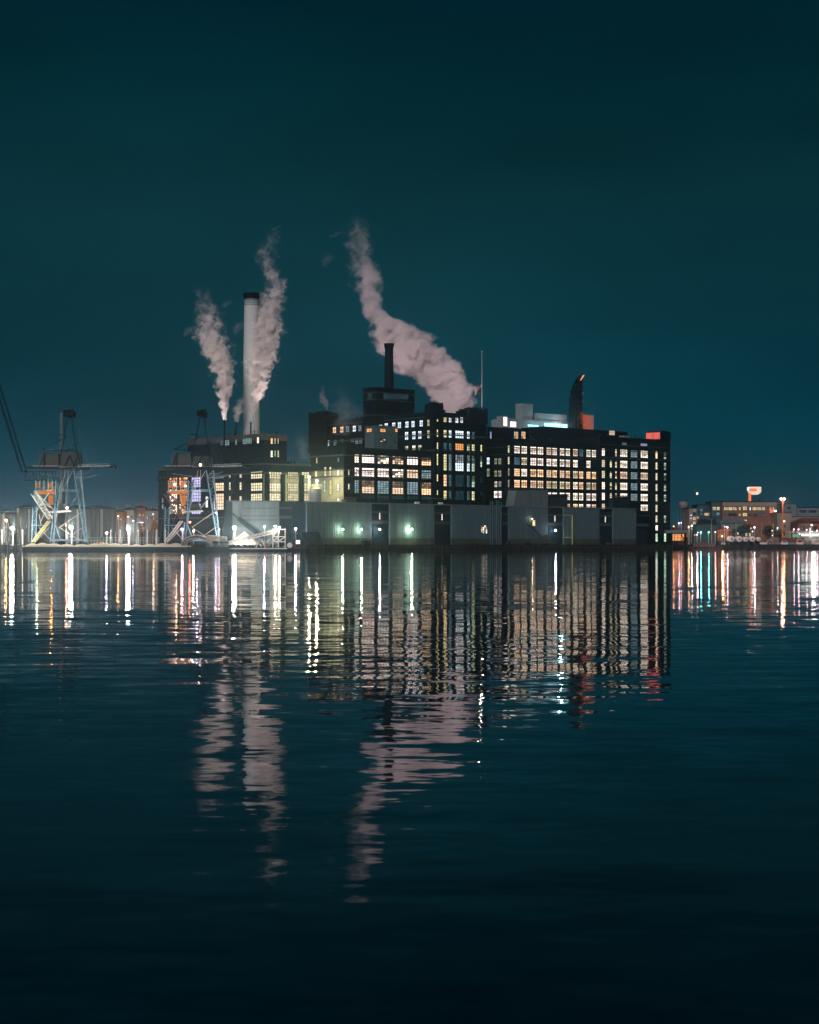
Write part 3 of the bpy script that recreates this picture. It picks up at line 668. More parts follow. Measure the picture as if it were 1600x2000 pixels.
for px, py, pw in ((1086, 834, 2500), (1040, 838, 900), (1062, 838, 900)): q_ = body0.pt(body0.t(px), body0.z(px, py), 3.0); lamp_point(q_, (.55, .92, 1), pw, .8, wb)

# ------------------------------------------------------------------ big curved rooftop sign seen from behind
sg = thing('rooftop_sign', 'tall dark curved rooftop sign seen edge on with a glowing orange tip', 'sign', P(1125, 838, 800))
prof = [(0, 1113, 800), (.08, 1114, 776), (.18, 1116, 762), (.32, 1119, 752), (.5, 1124.5, 743), (.7, 1131, 736), (.88, 1137, 731.5), (1, 1139.5, 730.5)]
def SY(u): return 818 - 26 * u
A, B = MB(), MB(); base_y = 840
for (u0, x0, y0), (u1, x1, y1) in zip(prof, prof[1:]):
    Ya, Yb = SY(u0), SY(u1)
    if True:
        a0, a1 = P(x0, y0, Ya), P(x1, y1, Yb); th = .45
        sx0 = X(min(x0, 1136.5), Ya); sx1 = X(min(x1, 1136.5), Yb)
        b0 = Vector((sx0, Ya, 46)); b1 = Vector((sx1, Yb, 46)); a0 = Vector((sx0, Ya, a0.z)); a1 = Vector((sx1, Yb, a1.z))
        d = Vector((0.0 + th, .2, 0))
        A.hexa([b0, b1, b1 + d, b0 + d], [a0, a1, a1 + d, a0 + d])
    # stays behind the board
    for k in range(9):
        zz = Z(base_y, Ya) + 1.2 + k * 2.7
        if zz < a0.z: B.beam(Vector((sx0 - .5, Ya - .4, zz)), Vector((sx1 - .5, Yb - .4, zz + 1.6)), .3)
    B.beam(Vector((sx0 - .6, Ya - .5, 48)), Vector((sx0 - .2, Ya - .5, a0.z)), .45)
link('board', A, 'darkroof', sg); link('lattice', B, 'bay', sg)
tip = MB(); tip.hexa([P(1133, 743, 792.5), P(1135, 743, 792.5), P(1135, 743, 793.5), P(1133, 743, 793.5)], [P(1138.2, 733, 791), P(1142.5, 732, 791), P(1142.5, 732, 792), P(1138.2, 733, 792)])
link('neon_tip', tip, emit('neon_orange', (1, .32, .12), 1.3), sg)
tub = MB(); tub.beam(P(1137.3, 838, 800), P(1137.3, 747, 806), .16); link('mast', tub, 'band', sg)
dots = MB()
for yy in (768, 784): dots.ball(P(1138.2, yy, 803), .3, 8, 5)
link('marker_lamp', dots, emit('marker', (.6, .65, .6), .8), sg)
ob = thing('lift_room', 'small orange lit box shaped room right of the rooftop sign', 'rooftop room', P(1141, 838, 802))
o1 = Face(*P(1140.5, 0, 802)[:2], True); o2 = Face(*P(1140.5, 0, 802)[:2], False)
mb = MB(); block(mb, o1.x, o1.y, o1.t(1160), max(2, o2.t(1135.5)), 48, Z(810.5, 802)); link('wall', mb, 'paleclad', ob)
mb = MB(); block(mb, o1.x + .05, o1.y - .25, o1.t(1160) + .2, max(2, o2.t(1135.5)), Z(810.5, 802), Z(809.6, 802)); link('roof', mb, 'paleclad', ob)
def spot(loc, target, color, power, angle, radius, parent, name='spot_light'):
    d = bpy.data.lights.new(name, 'SPOT'); d.energy = power; d.color = color; d.spot_size = math.radians(angle); d.spot_blend = .4; d.shadow_soft_size = radius
    o = bpy.data.objects.new(name, d); COL.objects.link(o); o.parent = parent; o.location = Vector(loc) - parent_world(parent)
    o.rotation_euler = (Vector(target) - Vector(loc)).to_track_quat('-Z', 'Y').to_euler(); return o
spot(P(1143, 790, 800), P(1270, 850, 815), (1, .05, .012), 210000, 50, 1.0, sg, 'neon_light')
spot(P(1140, 770, 800), P(1152, 822, 806), (1, .15, .06), 15000, 90, 1.0, sg, 'neon_light')
spot(P(1138.6, 812, 787), P(1147, 826, 803), (1, .12, .03), 30000, 70, .5, sg, 'neon_light')

# ------------------------------------------------------------------ flagpole and flag
fp = thing('flagpole', 'tall thin flagpole on the central building turret', 'flagpole', P(941.5, 792, 738))
link('pole', MB().tube([((X(941.5, 738), 738, Z(795, 738)), .22), ((X(941.5, 738), 738, Z(688, 738)), .1)], 10), 'pale', fp)
link('finial', MB().ball(P(941.5, 686.5, 738), .28), 'white', fp)
fl = MB(); n = 13; cols_ = []
RW = []
for i in range(n + 1):
    for j in range(9):
        u, v = j / 8, i / n    # u along fly, v down the hoist
        a = P(941, 743 + 11 * v, 738); bb = P(925.5, 764 + 12 * v, 735)
        p = a.lerp(bb, u) + Vector((math.sin(u * 7 + v) * .25, math.sin(u * 9) * .5, math.sin(u * 8) * .2)); RW.append(p)
fr_, fw_, fb_ = MB(), MB(), MB()
for i in range(n):
    for j in range(8):
        q = [RW[i * 9 + j], RW[i * 9 + j + 1], RW[(i + 1) * 9 + j + 1], RW[(i + 1) * 9 + j]]
        tgt = fb_ if (i < 7 and j < 3) else (fr_ if i % 2 == 0 else fw_)
        tgt.add(q, [(0, 1, 2, 3)])
fg = thing('flag', 'red and white striped flag with a blue corner drooping from the flagpole', 'flag', P(941, 743, 738))
link('red_stripes', fr_, 'red', fg); link('white_stripes', fw_, 'white', fg); link('blue_canton', fb_, mat('flag_blue', (.02, .05, .2), .7), fg)
lamp_point(P(940, 788, 731), (1, .85, .7), 500, .3, fp, 'flag_light')

# ------------------------------------------------------------------ lamps
LM = {}
def lamp(px, py, Y, color, power, r=.45, kind='dock_lamp', label='', cat='lamp', pole=True, group='lamps along the waterfront', twin=0, glow=None, base=GZ, arm=0, pm='pale'):
    top = P(px, py, Y); o = thing(kind, label, cat, (top.x, top.y, base), group)
    if pole:
        link('pole', MB().tube([((top.x, top.y + r + .15, base), .11), ((top.x, top.y + r + .15, top.z + .3), .08)], 8).beam((top.x, top.y + r + .2, top.z + .25), (top.x, top.y, top.z + r + .05), .12), pm, o)
    else:
        link('bracket', MB().beam((top.x, top.y + 1.2, top.z + r * .8), (top.x, top.y, top.z + r * 1.05), .14), pm, o)
    key = tuple(round(c, 2) for c in color) + (round(glow or 45),)
    if key not in LM: LM[key] = emit('lamp_glow', color, glow or 45)
    link('lamp_head', MB().ball(top, r * .8, 12, 8, .8), LM[key], o, smooth=True)
    link('hood', MB().tube([((top.x, top.y + .1, top.z + r * .5), r * .95), ((top.x, top.y + .1, top.z + r * .75), r * .9), ((top.x, top.y + .1, top.z + r * 1.05), r * .35)], 12), 'greyclad', o)
    if power: lamp_point((top.x, top.y - r - .25, top.z - .05), color, power, r * .8, o)
    return o
Wt = (1, .88, .80); Vi = (.78, .72, 1); Gn = (1, 1, .62); Or = (1, .50, .18); Rd = (1, .22, .12); Pk = (1, .55, .75); Cy = (.15, .95, .85)
lamp(24, 1032, 650.5, Wt, 26000, .9, 'floodlight', 'very bright white floodlight at the far left of the quay')
lamp(139, 1031, 661, Wt, 26000, .9, 'floodlight', 'very bright white floodlight between the legs of the first crane')
lamp(251, 1033, 657, Wt, 26000, .9, 'floodlight', 'very bright white floodlight on a pole midway between the two cranes')
lamp(458, 1031, 652, Wt, 26000, .9, 'floodlight', 'brightest white floodlight beside the sugar mound')
lamp(12, 1016, 700, Or, 700, .5, label='small orange lamp above the far left floodlight')
lamp(208.5, 1041, 656, Vi, 350, .42, label='small violet white lamp in front of the silos')
lamp(129, 1026, 670, Rd, 250, .3, label='small red lamp just left of the floodlight under the first crane')
lamp(260, 1017, 700, Vi, 100, .25, label='tiny bluish lamp above right of the middle floodlight')
lamp(356, 1034, 655, Pk, 900, .5, label='pinkish white lamp under the second crane')
lamp(371, 1020, 657, Rd, 300, .4, label='red orange lamp hanging on the leg of the second crane', pole=False)
lamp(378, 1037, 655, (1, .8, .55), 700, .45, label='warm white lamp low between the legs of the second crane')
lamp(422, 1002, 657, Pk, 350, .35, label='pink white lamp high beside the right leg of the second crane', pole=False)
lamp(428, 1034, 655, Pk, 200, .28, label='small magenta lamp right of the second crane')
lamp(516.5, 1028, 650, Vi, 600, .42, label='small cold white lamp on a post above the conveyor')
lamp(577.5, 1033, 648, Vi, 900, .5, label='violet white lamp in front of the dark bay at the warehouse left end')
for xx, lab, cc in ((669.5, 'leftmost green white wall lamp on the teal warehouse', Gn), (706.5, 'green white wall lamp just left of the narrow dark warehouse bay', Gn), (742, 'wall lamp on the dark green door of the narrow warehouse bay', (1, .85, .85)), (804.5, 'largest green white wall lamp alone on the middle warehouse panel', Gn)):
    Yw = WF.Y(xx) - 2.6; lamp(xx, 1034, Yw, cc, 2600 if xx > 800 else 1500, .5 if xx > 800 else .42, 'wall_lamp', lab, pole=False, group='wall lamps on the warehouse')
lamp(1085.5, 1036, WF.Y(1085) - 3, (.95, .9, 1), 900, .45, 'wall_lamp', 'cold white wall lamp over the green lit warehouse bay', pole=False, group='wall lamps on the warehouse')
lamp(1040, 1013, WF.Y(1040) - 2.4, (1, .75, .45), 120, .22, 'wall_lamp', 'small warm lamp above the little window of the warehouse', pole=False, group='wall lamps on the warehouse')
# lamps on the small tank tower in front of the packing house
tk = thing('lamp_tank', 'pale cylindrical tank rising behind the warehouse below two bright lamps', 'tank', P(614, 978, 672))
link('shell', MB().tube(rings(616, 672, [(GZ, 2.4), (Z(955, 672), 2.4), (Z(952, 672), 1.6)]), 20), 'paleclad', tk)
link('railing', MB().lattice(P(604, 950, 670), P(604, 947, 670), P(628, 950, 670), P(628, 947, 670), 8, .12), 'yellow', tk)
link('ladder', MB().lattice(P(603, 978, 670), P(605, 978, 670), P(603, 938, 670), P(605, 938, 670), 10, .12), 'pale', tk)
lamp(603.8, 931, 669, (1, .84, .5), 4500, .4, 'roof_lamp', 'upper bright warm lamp over the small tank', base=GZ, group='lamps over the tank')
lamp(619, 939, 674, (1, .84, .5), 12000, .45, 'roof_lamp', 'lower bright warm lamp over the small tank', base=GZ, group='lamps over the tank')

# right shore lamps: px, py, Y, colour, power, radius, label
for (a_, b_, Y, c_, w_, r_, lab) in [
    (1316, 1028, 925, (1, .35, .12), 1000, .5, 'orange lamp nearest the dark end block of the refinery'), (1326.5, 1022, 980, Pk, 900, .5, 'left lamp of the pink pair below the pale water tower'),
    (1331, 1021, 985, Pk, 600, .42, 'right lamp of the pink pair below the pale water tower'), (1345.5, 1029, 930, (1, .45, .15), 1200, .55, 'orange lamp touching a brighter white one on the right shore'),
    (1351.3, 1027, 925, (1, .8, .85), 1800, .6, 'white pink lamp on a thick pole beside the orange one'), (1369, 1039.5, 920, Cy, 1400, .55, 'left of the two cyan lamps on the right shore'),
    (1384.5, 1039.5, 920, Cy, 1400, .55, 'right of the two cyan lamps on the right shore'), (1363, 1040, 918, Wt, 350, .35, 'small white lamp just left of the cyan pair'),
    (1361.5, 1044.5, 915, Pk, 350, .35, 'small pink lamp low beside the cyan pair'), (1397.5, 1039, 915, (1, .35, .3), 700, .45, 'red pink lamp right of the cyan pair'),
    (1411, 1047.5, 912, Wt, 700, .5, 'low white lamp in front of the orange lit shed'), (1416, 1028.5, 930, Rd, 900, .45, 'red lamp beside a violet one above the shed'),
    (1421, 1030, 925, Vi, 1300, .6, 'violet white lamp beside a red one above the shed'), (1474, 1030, 918, (1, .8, .88), 1500, .6, 'white pink lamp on a tall pole over the white tanks'),
    (1467, 1031.5, 935, Rd, 350, .35, 'small red lamp left of the tall pole over the tanks'), (1470, 1038, 925, Wt, 250, .32, 'small white lamp low left of the tall pole over the tanks'),
    (1519, 1031.5, 940, Wt, 500, .42, 'small white lamp below the tall orange mast'), (1532, 1018, 930, (1, .42, .12), 2200, .7, 'strong orange lamp on a short mast before the beige block'),
    (1551, 1034, 925, Pk, 800, .5, 'left lamp of the pair over the green lit jetty'), (1560, 1034, 925, Pk, 1000, .55, 'right lamp of the pair over the green lit jetty'),
    (1576, 1035, 925, Pk, 600, .42, 'pale pink lamp left of the white canopy mast'), (1585.5, 1025.5, 935, (1, .6, .5), 1400, .6, 'salmon coloured high lamp before the red shed'),
    (1596, 1036.5, 925, Pk, 800, .5, 'pink lamp at the right edge of the shore'), (1374, 1061, 903, Rd, 300, .32, 'small red orange lamp on the pink barge')]:
    lamp(a_, b_, Y, c_, w_ * .45, r_ * .75, 'shore_lamp', lab, group='lamps on the right shore', base=GZ if lab.find('barge') < 0 else .8, glow=12)
# tall mast with two heads
tm = thing('light_mast', 'tall light mast with a pair of red white heads right of the brick building', 'light mast', (X(1529, 925), 925, GZ))
link('pole', MB().tube([((X(1529, 925), 925, GZ), .35), ((X(1529, 925), 925, Z(976, 925)), .22)], 8).beam(P(1525.5, 975.5, 925), P(1532.5, 975.5, 925), .25), 'orange', tm)
for xx in (1526, 1532): link('lamp_head', MB().ball(P(xx, 974.5, 924.5), .6), emit('mast_glow', (1, .5, .42), 14), tm)
lamp_point(P(1529, 978, 922), (1, .42, .3), 2500, .6, tm)
bm_ = thing('radio_mast', 'very thin far radio mast with a red white beacon above the houses', 'mast', (X(1362, 1500), 1500, GZ))
link('lattice', MB().beam((X(1362, 1500), 1500, GZ), (X(1362, 1500), 1500, Z(965, 1500)), .12), 'tealclad', bm_)
link('beacon', MB().ball(P(1362, 964, 1500), .75), emit('beacon_glow', (1, .62, .5), 6), bm_)

# ------------------------------------------------------------------ harbour cranes
def crane(ox, label, raised, m_leg='blue', detail=1):
    Y0, Y1 = 654.5, 668
    def q(x, y, Y=None): return P(ox + x, y, Y or Y0)
    r = thing('harbour_crane', label, 'crane', (X(ox, Y0), Y0, GZ), 'gantry cranes on the left quay')
    for Yq, nm in ((Y0, 0), (Y1, 1)):
        mb = MB(); k = 0 if nm == 0 else -2
        mb.lattice(q(8 + k, 918, Yq), q(22 + k, 918, Yq), q(30 + k, 1058, Yq), q(34 + k, 1058, Yq), 10, .15, .34); link('leg', mb, 'darkblue' if nm else m_leg, r)
        mb = MB(); mb.lattice(q(-16 + k, 938, Yq), q(-27 + k, 938, Yq), q(-34 + k, 1058, Yq), q(-30 + k, 1036, Yq), 8, .15, .34); mb.beam(q(-34 + k, 1020, Yq), q(-38 + k, 1059, Yq), .4)
        mb.beam(q(-28 + k, 1026, Yq), q(-18 + k, 1055, Yq), .3); link('leg', mb, 'darkblue' if nm else m_leg, r)
        mb = MB(); mb.lattice(q(-72 + k, 990, Yq), q(-64 + k, 990, Yq), q(-74 + k, 1058, Yq), q(-66 + k, 1058, Yq), 5, .15, .28); link('leg', mb, 'darkblue' if nm else m_leg, r)
        mb = MB(); mb.beam(q(-36 + k, 1055, Yq), q(33 + k, 1055, Yq), .5, .8); mb.beam(q(-74 + k, 1026, Yq), q(-46 + k, 1026, Yq), .3)
        mb.beam(q(-22 + k, 957, Yq), q(14 + k, 957, Yq), .3); mb.beam(q(-22 + k, 960, Yq), q(14 + k, 960, Yq), .2); mb.beam(q(14 + k, 971, Yq), q(-4 + k, 994, Yq), .28)
        link('tie_beam', mb, 'darkblue' if nm else m_leg, r)
    mb = MB()
    for xx in (-35, 32, -72):
        mb.beam(q(xx, 1059.5, Y0), q(xx, 1059.5, Y1), .6, .9)
    mb.beam(q(-16, 938, Y0), q(-18, 938, Y1), .4); mb.beam(q(15, 918, Y0), q(13, 918, Y1), .4); link('bogie_beam', mb, 'darkblue', r)
    # main girder / boom
    mb = MB()
    for Yq in (Y0 + 3, Y1 - 3):
        mb.beam(q(-88 if raised else -78, 913, Yq), q(40, 915, Yq), .9, 1.1)
        mb.lattice(q(40, 915, Yq), q(40, 909, Yq), q(78, 911, Yq), q(76, 906, Yq), 9, .14, .3)
        mb.lattice(q(-90, 921, Yq), q(-90, 938, Yq), q(-28, 921, Yq), q(-28, 938, Yq), 10, .16, .35)
    link('girder', mb, 'darkblue', r)
    mb = MB()
    for Yq in (Y0 + 2.4, Y1 - 3.6):
        mb.beam(q(-20, 912, Yq), q(78, 909.5, Yq), .22); mb.beam(q(-20, 909, Yq), q(76, 905.5, Yq), .12)
        for k in range(20): mb.beam(q(-20 + 5 * k, 912, Yq), q(-20 + 5 * k, 908.6, Yq), .1)
    mb.beam(q(-72, 910, Y0 + 2), q(-18, 910, Y0 + 2), .18)
    link('handrail', mb, 'pale', r)
    mb = MB()
    for a_, b_, c_, d_ in ((-26, 940, -70, 962), (-30, 950, -40, 990), (-20, 930, -60, 925), (20, 930, 30, 990), (6, 920, -16, 960), (-8, 918, -22, 990), (-3, 918, -6, 984), (24, 1000, -20, 1030), (-20, 1030, 20, 1056), (26, 1030, -10, 1056), (-60, 1030, -36, 1056), (-40, 1030, -64, 1056)):
        mb.beam(q(a_, b_, Y0 + 4), q(c_, d_, Y0 + 4), .16)
    link('rigging', mb, 'pale', r)
    mb = MB(); c0 = q(80, 908, Y0 + 4); c1 = q(91, 915, Y0 + 9); mb.box(c0.x, c1.x, Y0 + 4, Y1 - 4, c1.z, c0.z); mb.beam(q(70, 911, Y0 + 6), q(82, 911, Y0 + 6), .5); link('counterweight', mb, 'cap', r)
    # machinery house
    mb = MB(); c0 = q(-59, 886, Y0 + 2); c1 = q(-20, 910, Y1 - 2); mb.box(c0.x, q(-22, 0, Y0 + 2).x, Y0 + 2, Y1 - 2, q(0, 911).z, c0.z); link('machinery_house', mb, 'beige', r)
    mb = MB(); c0 = q(-18, 882, Y0 + 1.5); mb.box(c0.x, q(15, 0, Y0 + 2).x, Y0 + 1.5, Y1 - 1.5, q(0, 911).z, c0.z if raised else q(0, 890).z); link('hoist_house', mb, 'beige', r)
    mb = MB()
    for a_, b_, c_, d_ in ((-22, 912, -5, 818), (18, 912, 4, 818), (-8, 882, 17, 863), (-55, 878, -6, 854), (-55, 878, 16, 880), (-5, 850, -24, 848), (-59, 910, -48, 884), (-50, 910, -50, 885), (0, 890, -10, 910), (0, 890, 8, 910), (15, 890, 8, 910)):
        for Yq in (Y0 + 1, Y1 - 1): mb.beam(q(a_, b_, Yq), q(c_, d_, Yq), .42)
    mb.beam(q(-5, 818, Y0 + 1), q(-5, 818, Y1 - 1), .4); mb.beam(q(4, 818, Y0 + 1), q(4, 818, Y1 - 1), .4)
    link('mast_frame', mb, 'darkblue', r)
    mb = MB(); c = q(-1, 808, 661); mb.box(c.x - 1.3, c.x + 1.6, 656, 666, c.z - 1.2, c.z + 1.0); mb.beam(q(-7, 803, 660), q(8, 800, 660), .5); mb.beam(q(6, 800, 660), q(6, 818, 660), .4)
    for dx in (-4, 0, 4): mb.rod(q(dx, 806 + abs(dx), 657), q(dx, 806 + abs(dx), 666), .8, 10)
    link('sheave_head', mb, 'cap', r)
    mb = MB()
    for x1, y1 in ((60, 906), (68, 905), (46, 907), (24, 912), (30, 912)):
        for Yq in (659, 663): mb.beam(q(5, 818, Yq), q(x1, y1, Yq), .11)
    link('stay_rope', mb, 'rope', r)
    if raised:
        mb = MB()
        for Yq in (658, 664):
            mb.beam(P(43, 922, Yq), P(-15, 735, Yq), .7); mb.beam(P(52, 922, Yq), P(-6, 735, Yq), .6)
            for k in range(14): f = k / 14; mb.beam(P(44 - 58 * f, 922 - 187 * f, Yq), P(52 - 58 * f, 922 - 187 * f, Yq), .15)
        link('raised_boom', mb, 'darkblue', r)
    # hopper, chute and stair
    mb = MB()
    for Yq in (655, 660):
        mb.lattice(q(-75, 965, Yq), q(-64, 962, Yq), q(-42, 1014, Yq), q(-34, 1012, Yq), 9, .22, .4)
        mb.beam(q(-66, 1000, Yq), q(-40, 962, Yq), .3); mb.beam(q(-66, 962, Yq), q(-30, 996, Yq), .3); mb.beam(q(-66, 962, Yq), q(-50, 984, Yq), .35)
        mb.beam(q(-50, 984, Yq), q(-28, 996, Yq), .3); mb.beam(q(-60, 1004, Yq), q(-56, 1024, Yq), .2); mb.beam(q(-50, 1004, Yq), q(-56, 1018, Yq), .2)
    link('chute_frame', mb, 'pale' if raised else 'rust', r)
    mb = MB()
    for dx in (0, 5): mb.beam(q(-43 + dx, 1018, 653.5), q(-74 + dx, 1059, 653.5), .35, .5)
    for k in range(12): f = k / 12; mb.beam(q(-43 - 31 * f, 1018 + 41 * f, 653.4), q(-38 - 31 * f, 1018 + 41 * f, 653.4), .18)
    link('stairway', mb, 'yellow' if raised else 'pale', r)
    hp = MB(); a4 = [q(-34, 984, Y) for Y in (656, 664)]; top = [q(-28, 984, 656), q(-6, 984, 656), q(-6, 984, 665), q(-28, 984, 665)]; bot = [q(-22, 998, 658), q(-2, 999, 658), q(-2, 999, 663), q(-22, 998, 663)]
    hp.hexa(bot, top); link('hopper', hp, 'beige', r)
    mb = MB(); mb.beam(q(-38, 1000, 659), q(0, 998, 659), 6, .5); mb.beam(q(-66, 960, 659), q(-30, 958, 659), 5, .4)
    for xx in (-66, -58, -50, -42, -34): mb.beam(q(xx, 958, 656), q(xx, 938, 656), .22)
    link('walkway', mb, 'pale', r)
    mb = MB(); mb.rod(q(-62, 962, 657), q(-30, 962, 657), .8, 10); mb.rod(q(-38, 968, 657), q(-36, 986, 657), 1.0, 10)
    for xx in (-62, -39): mb.rod(q(xx, 943, 657), q(xx, 953, 657), .55, 8)
    link('orange_drive', mb, 'orange', r)
    mb = MB()
    for x0, y0, x1, y1 in ((14, 925, 40, 921), (12, 933, 52, 928)):
        pr = q(x0, y0, 660)
        for k in range(1, 7):
            f = k / 6; pt = q(x0 + (x1 - x0) * f, y0 + (y1 - y0) * f + 2.5 * math.sin(f * math.pi), 660); mb.beam(pr, pt, .1); pr = pt
    link('festoon_cable', mb, 'pale', r)
    return r
c1 = crane(136, 'left blue lattice harbour crane with its long boom raised to the sky', True)
c2_ = crane(395, 'right blue lattice harbour crane in front of the brick power house', False)
# lamps the cranes carry
lamp_point(P(72, 972, 651), (.75, 1, .72), 500, .4, c1); lamp_point(P(100, 955, 652.5), (1, .5, .15), 350, .3, c1); lamp_point(P(130, 990, 655), (1, .7, .5), 400, .35, c1)
link('work_lamp', MB().ball(P(131, 992, 654), .4), emit('crane_lamp', (1, .75, .6), 20), c1)
lamp_point(P(345, 945, 652), (1, .6, .3), 500, .3, c2_); lamp_point(P(385, 960, 652), (1, .85, .8), 350, .3, c2_)
for a_, b_ in ((391.5, 908), (362, 949), (341, 946)): link('work_lamp', MB().ball(P(a_, b_, 653), .45 if a_ > 380 else .3), emit('crane_lamp', (1, .7, .6) if a_ > 345 else (.8, .6, 1), 15), c2_)

# far pale chimney behind the first crane
fc = thing('far_chimney', 'faint beige chimney rising behind the mast of the first crane', 'chimney', (X(121, 820), 820, GZ))
link('shaft', MB().tube(rings(121, 820, [(GZ, 1.6), (Z(810, 820), .95)]), 16), 'metalclad', fc); link('rim', MB().tube(rings(121, 820, [(Z(810, 820), 1.1), (Z(806, 820), 1.1)]), 16), 'metalclad', fc)

# ------------------------------------------------------------------ silos and sheds at the left
for i, (x0, x1, yt, Y, lab, m_) in enumerate([(-30, 34, 1003, 705, 'dim low corrugated storage tank at the far left edge', 'silo'), (33, 70, 994, 700, 'corrugated storage tank behind the left legs of the first crane', 'silo'),
        (70, 128, 993, 712, 'wide storage tank behind the hopper of the first crane', 'silo'), (128, 165, 994, 704, 'storage tank seen between the right legs of the first crane', 'silo'), (160, 226, 994, 700, 'broad greenish storage tank right of the first crane', 'silo')]):
    s = thing('storage_tank', lab, 'storage tank', (X((x0 + x1) / 2, Y), Y, GZ), 'storage tanks at the left')
    R = (x1 - x0) / 2 / F * Y
    link('shell', MB().tube(rings((x0 + x1) / 2, Y + R, [(GZ, R), (Z(yt, Y), R)]), 48), m_, s)
    link('roof', MB().tube(rings((x0 + x1) / 2, Y + R, [(Z(yt, Y), R + .25), (Z(yt, Y) + .4, R + .25), (Z(yt, Y) + 1.6, R * .3)]), 48), 'bay', s)
    mb = MB(); mb.lattice(P((x0 + x1) / 2 + 4, 1060, Y - .5), P((x0 + x1) / 2 + 7, 1060, Y - .5), P((x0 + x1) / 2 + 4, yt, Y - .5), P((x0 + x1) / 2 + 7, yt, Y - .5), 16, .12, .18); link('ladder', mb, 'pale', s)
# row houses beyond
for i, (x0, x1, yt, Y, m_, lab) in enumerate([(222, 240, 1000, 900, 'redbrick', 'pinkish low house just right of the storage tanks'), (240, 262, 996, 930, 'cream', 'wide pale house behind the middle floodlight'), (262, 284, 992, 960, 'redbrick', 'gabled brownish house right of the middle floodlight'), (284, 311, 998, 940, 'cream', 'house with a row of chimneys next to the power house')]):
    h = thing('row_house', lab, 'house', (X((x0 + x1) / 2, Y), Y, GZ), 'houses beyond the left quay')
    mb = MB(); mb.box(X(x0, Y), X(x1, Y) - .05, Y, Y + 12, GZ, Z(yt, Y)); link('wall', mb, m_, h)
    mb = MB(); xm = X((x0 + x1) / 2, Y); zt_ = Z(yt, Y); mb.add([(X(x0, Y) - .3, Y - .4, zt_), (X(x1, Y) + .2, Y - .4, zt_), (X(x1, Y) + .2, Y + 12.4, zt_), (X(x0, Y) - .3, Y + 12.4, zt_), (xm, Y - .4, zt_ + 1.6), (xm, Y + 12.4, zt_ + 1.6)], [(0, 1, 4), (2, 3, 5), (0, 4, 5, 3), (1, 2, 5, 4), (0, 3, 2, 1)]); link('roof', mb, 'bay', h)
    ff = Face(0, 0); 
    class FX:     # a wall facing the viewer
        def pt(s, t, z, off=0): return Vector((t, Y - off, z))
        def slab(s, mb, t0, t1, z0, z1, o0, o1): return mb.box(t0, t1, Y - o1, Y - o0, z0, z1)
    w_ = X(x1, Y) - X(x0, Y)
    for k in range(3): window(FX(), X(x0, Y) + w_ * (.12 + .3 * k), X(x0, Y) + w_ * (.27 + .3 * k), Z(yt + 16, Y), Z(yt + 11, Y), 2, 2, random.choice(('orange', 'orange', 'dim', 'warm')), h, 'mix', off=.1, bar=.12, k=.8)
    mb = MB()
    for k in range(2 + i): xx = X(x0, Y) + w_ * (.2 + .2 * k); mb.box(xx, xx + .9, Y + 3, Y + 4, zt_ + .2, zt_ + 2.9)
    link('chimney_stack', mb, 'redbrick', h)
lamp(231, 1008, 890, Or, 500, .4, 'street_lamp', 'orange street lamp before the pinkish low house', group='street lamps beyond the left quay', glow=10); lamp(250, 1009, 905, Or, 400, .4, 'street_lamp', 'orange street lamp before the wide pale house', group='street lamps beyond the left quay', glow=10)
lamp(299, 1004, 900, Wt, 300, .3, 'street_lamp', 'white street lamp before the house with a row of chimneys', group='street lamps beyond the left quay', glow=10)

# white posts along the left quay
for i, (xx, lab) in enumerate([(4, 'at the far left edge'), (44, 'left of the first crane'), (216, 'just right of the first crane'), (234.5, 'nearest left of the middle floodlight'), (270, 'nearest right of the middle floodlight'), (288, 'second right of the middle floodlight'), (305.5, 'below the orange lit tree'), (323, 'in front of the power house corner')]):
    p = thing('quay_post', 'thin pale post on the left quay ' + lab, 'post', (X(xx, 652.6), 652.6, GZ), 'pale posts along the left quay')
    link('shaft', MB().tube([((X(xx, 652.6), 652.6, GZ), .17), ((X(xx, 652.6), 652.6, Z(1036, 652.6)), .15)], 8), 'pale', p)
    link('cap', MB().tube([((X(xx, 652.6), 652.6, Z(1036, 652.6)), .24), ((X(xx, 652.6), 652.6, Z(1035, 652.6)), .2)], 8), 'white', p)
sl = thing('street_lamp', 'pale street lamp with a long arm right of the middle floodlight', 'lamp', (X(266, 700), 700, GZ), 'lamps along the waterfront')
link('pole', MB().tube([((X(266, 700), 700, GZ), .2), ((X(266, 700), 700, Z(1021, 700)), .15)], 8).beam(P(266, 1021, 700), P(275, 1020, 700), .15), 'white', sl)
link('lamp_head', MB().beam(P(273, 1020.5, 700), P(280, 1020.5, 700), .45, .25), emit('street_glow', (1, .95, .9), 3), sl)
# fence of pipes behind posts
fe = thing('quay_railing', 'thin pale handrail running along the left quay behind the posts', 'railing', (X(250, 655), 655, GZ))
mb = MB()
for yy in (1050, 1055): mb.beam(P(172, yy, 655), P(312, yy, 655), .1)
link('rail', mb, 'pale', fe)
mb = MB()
for k in range(24): mb.beam(P(172 + k * 6, 1049.5, 655), P(172 + k * 6, 1064, 655), .1)
link('baluster', mb, 'pale', fe)
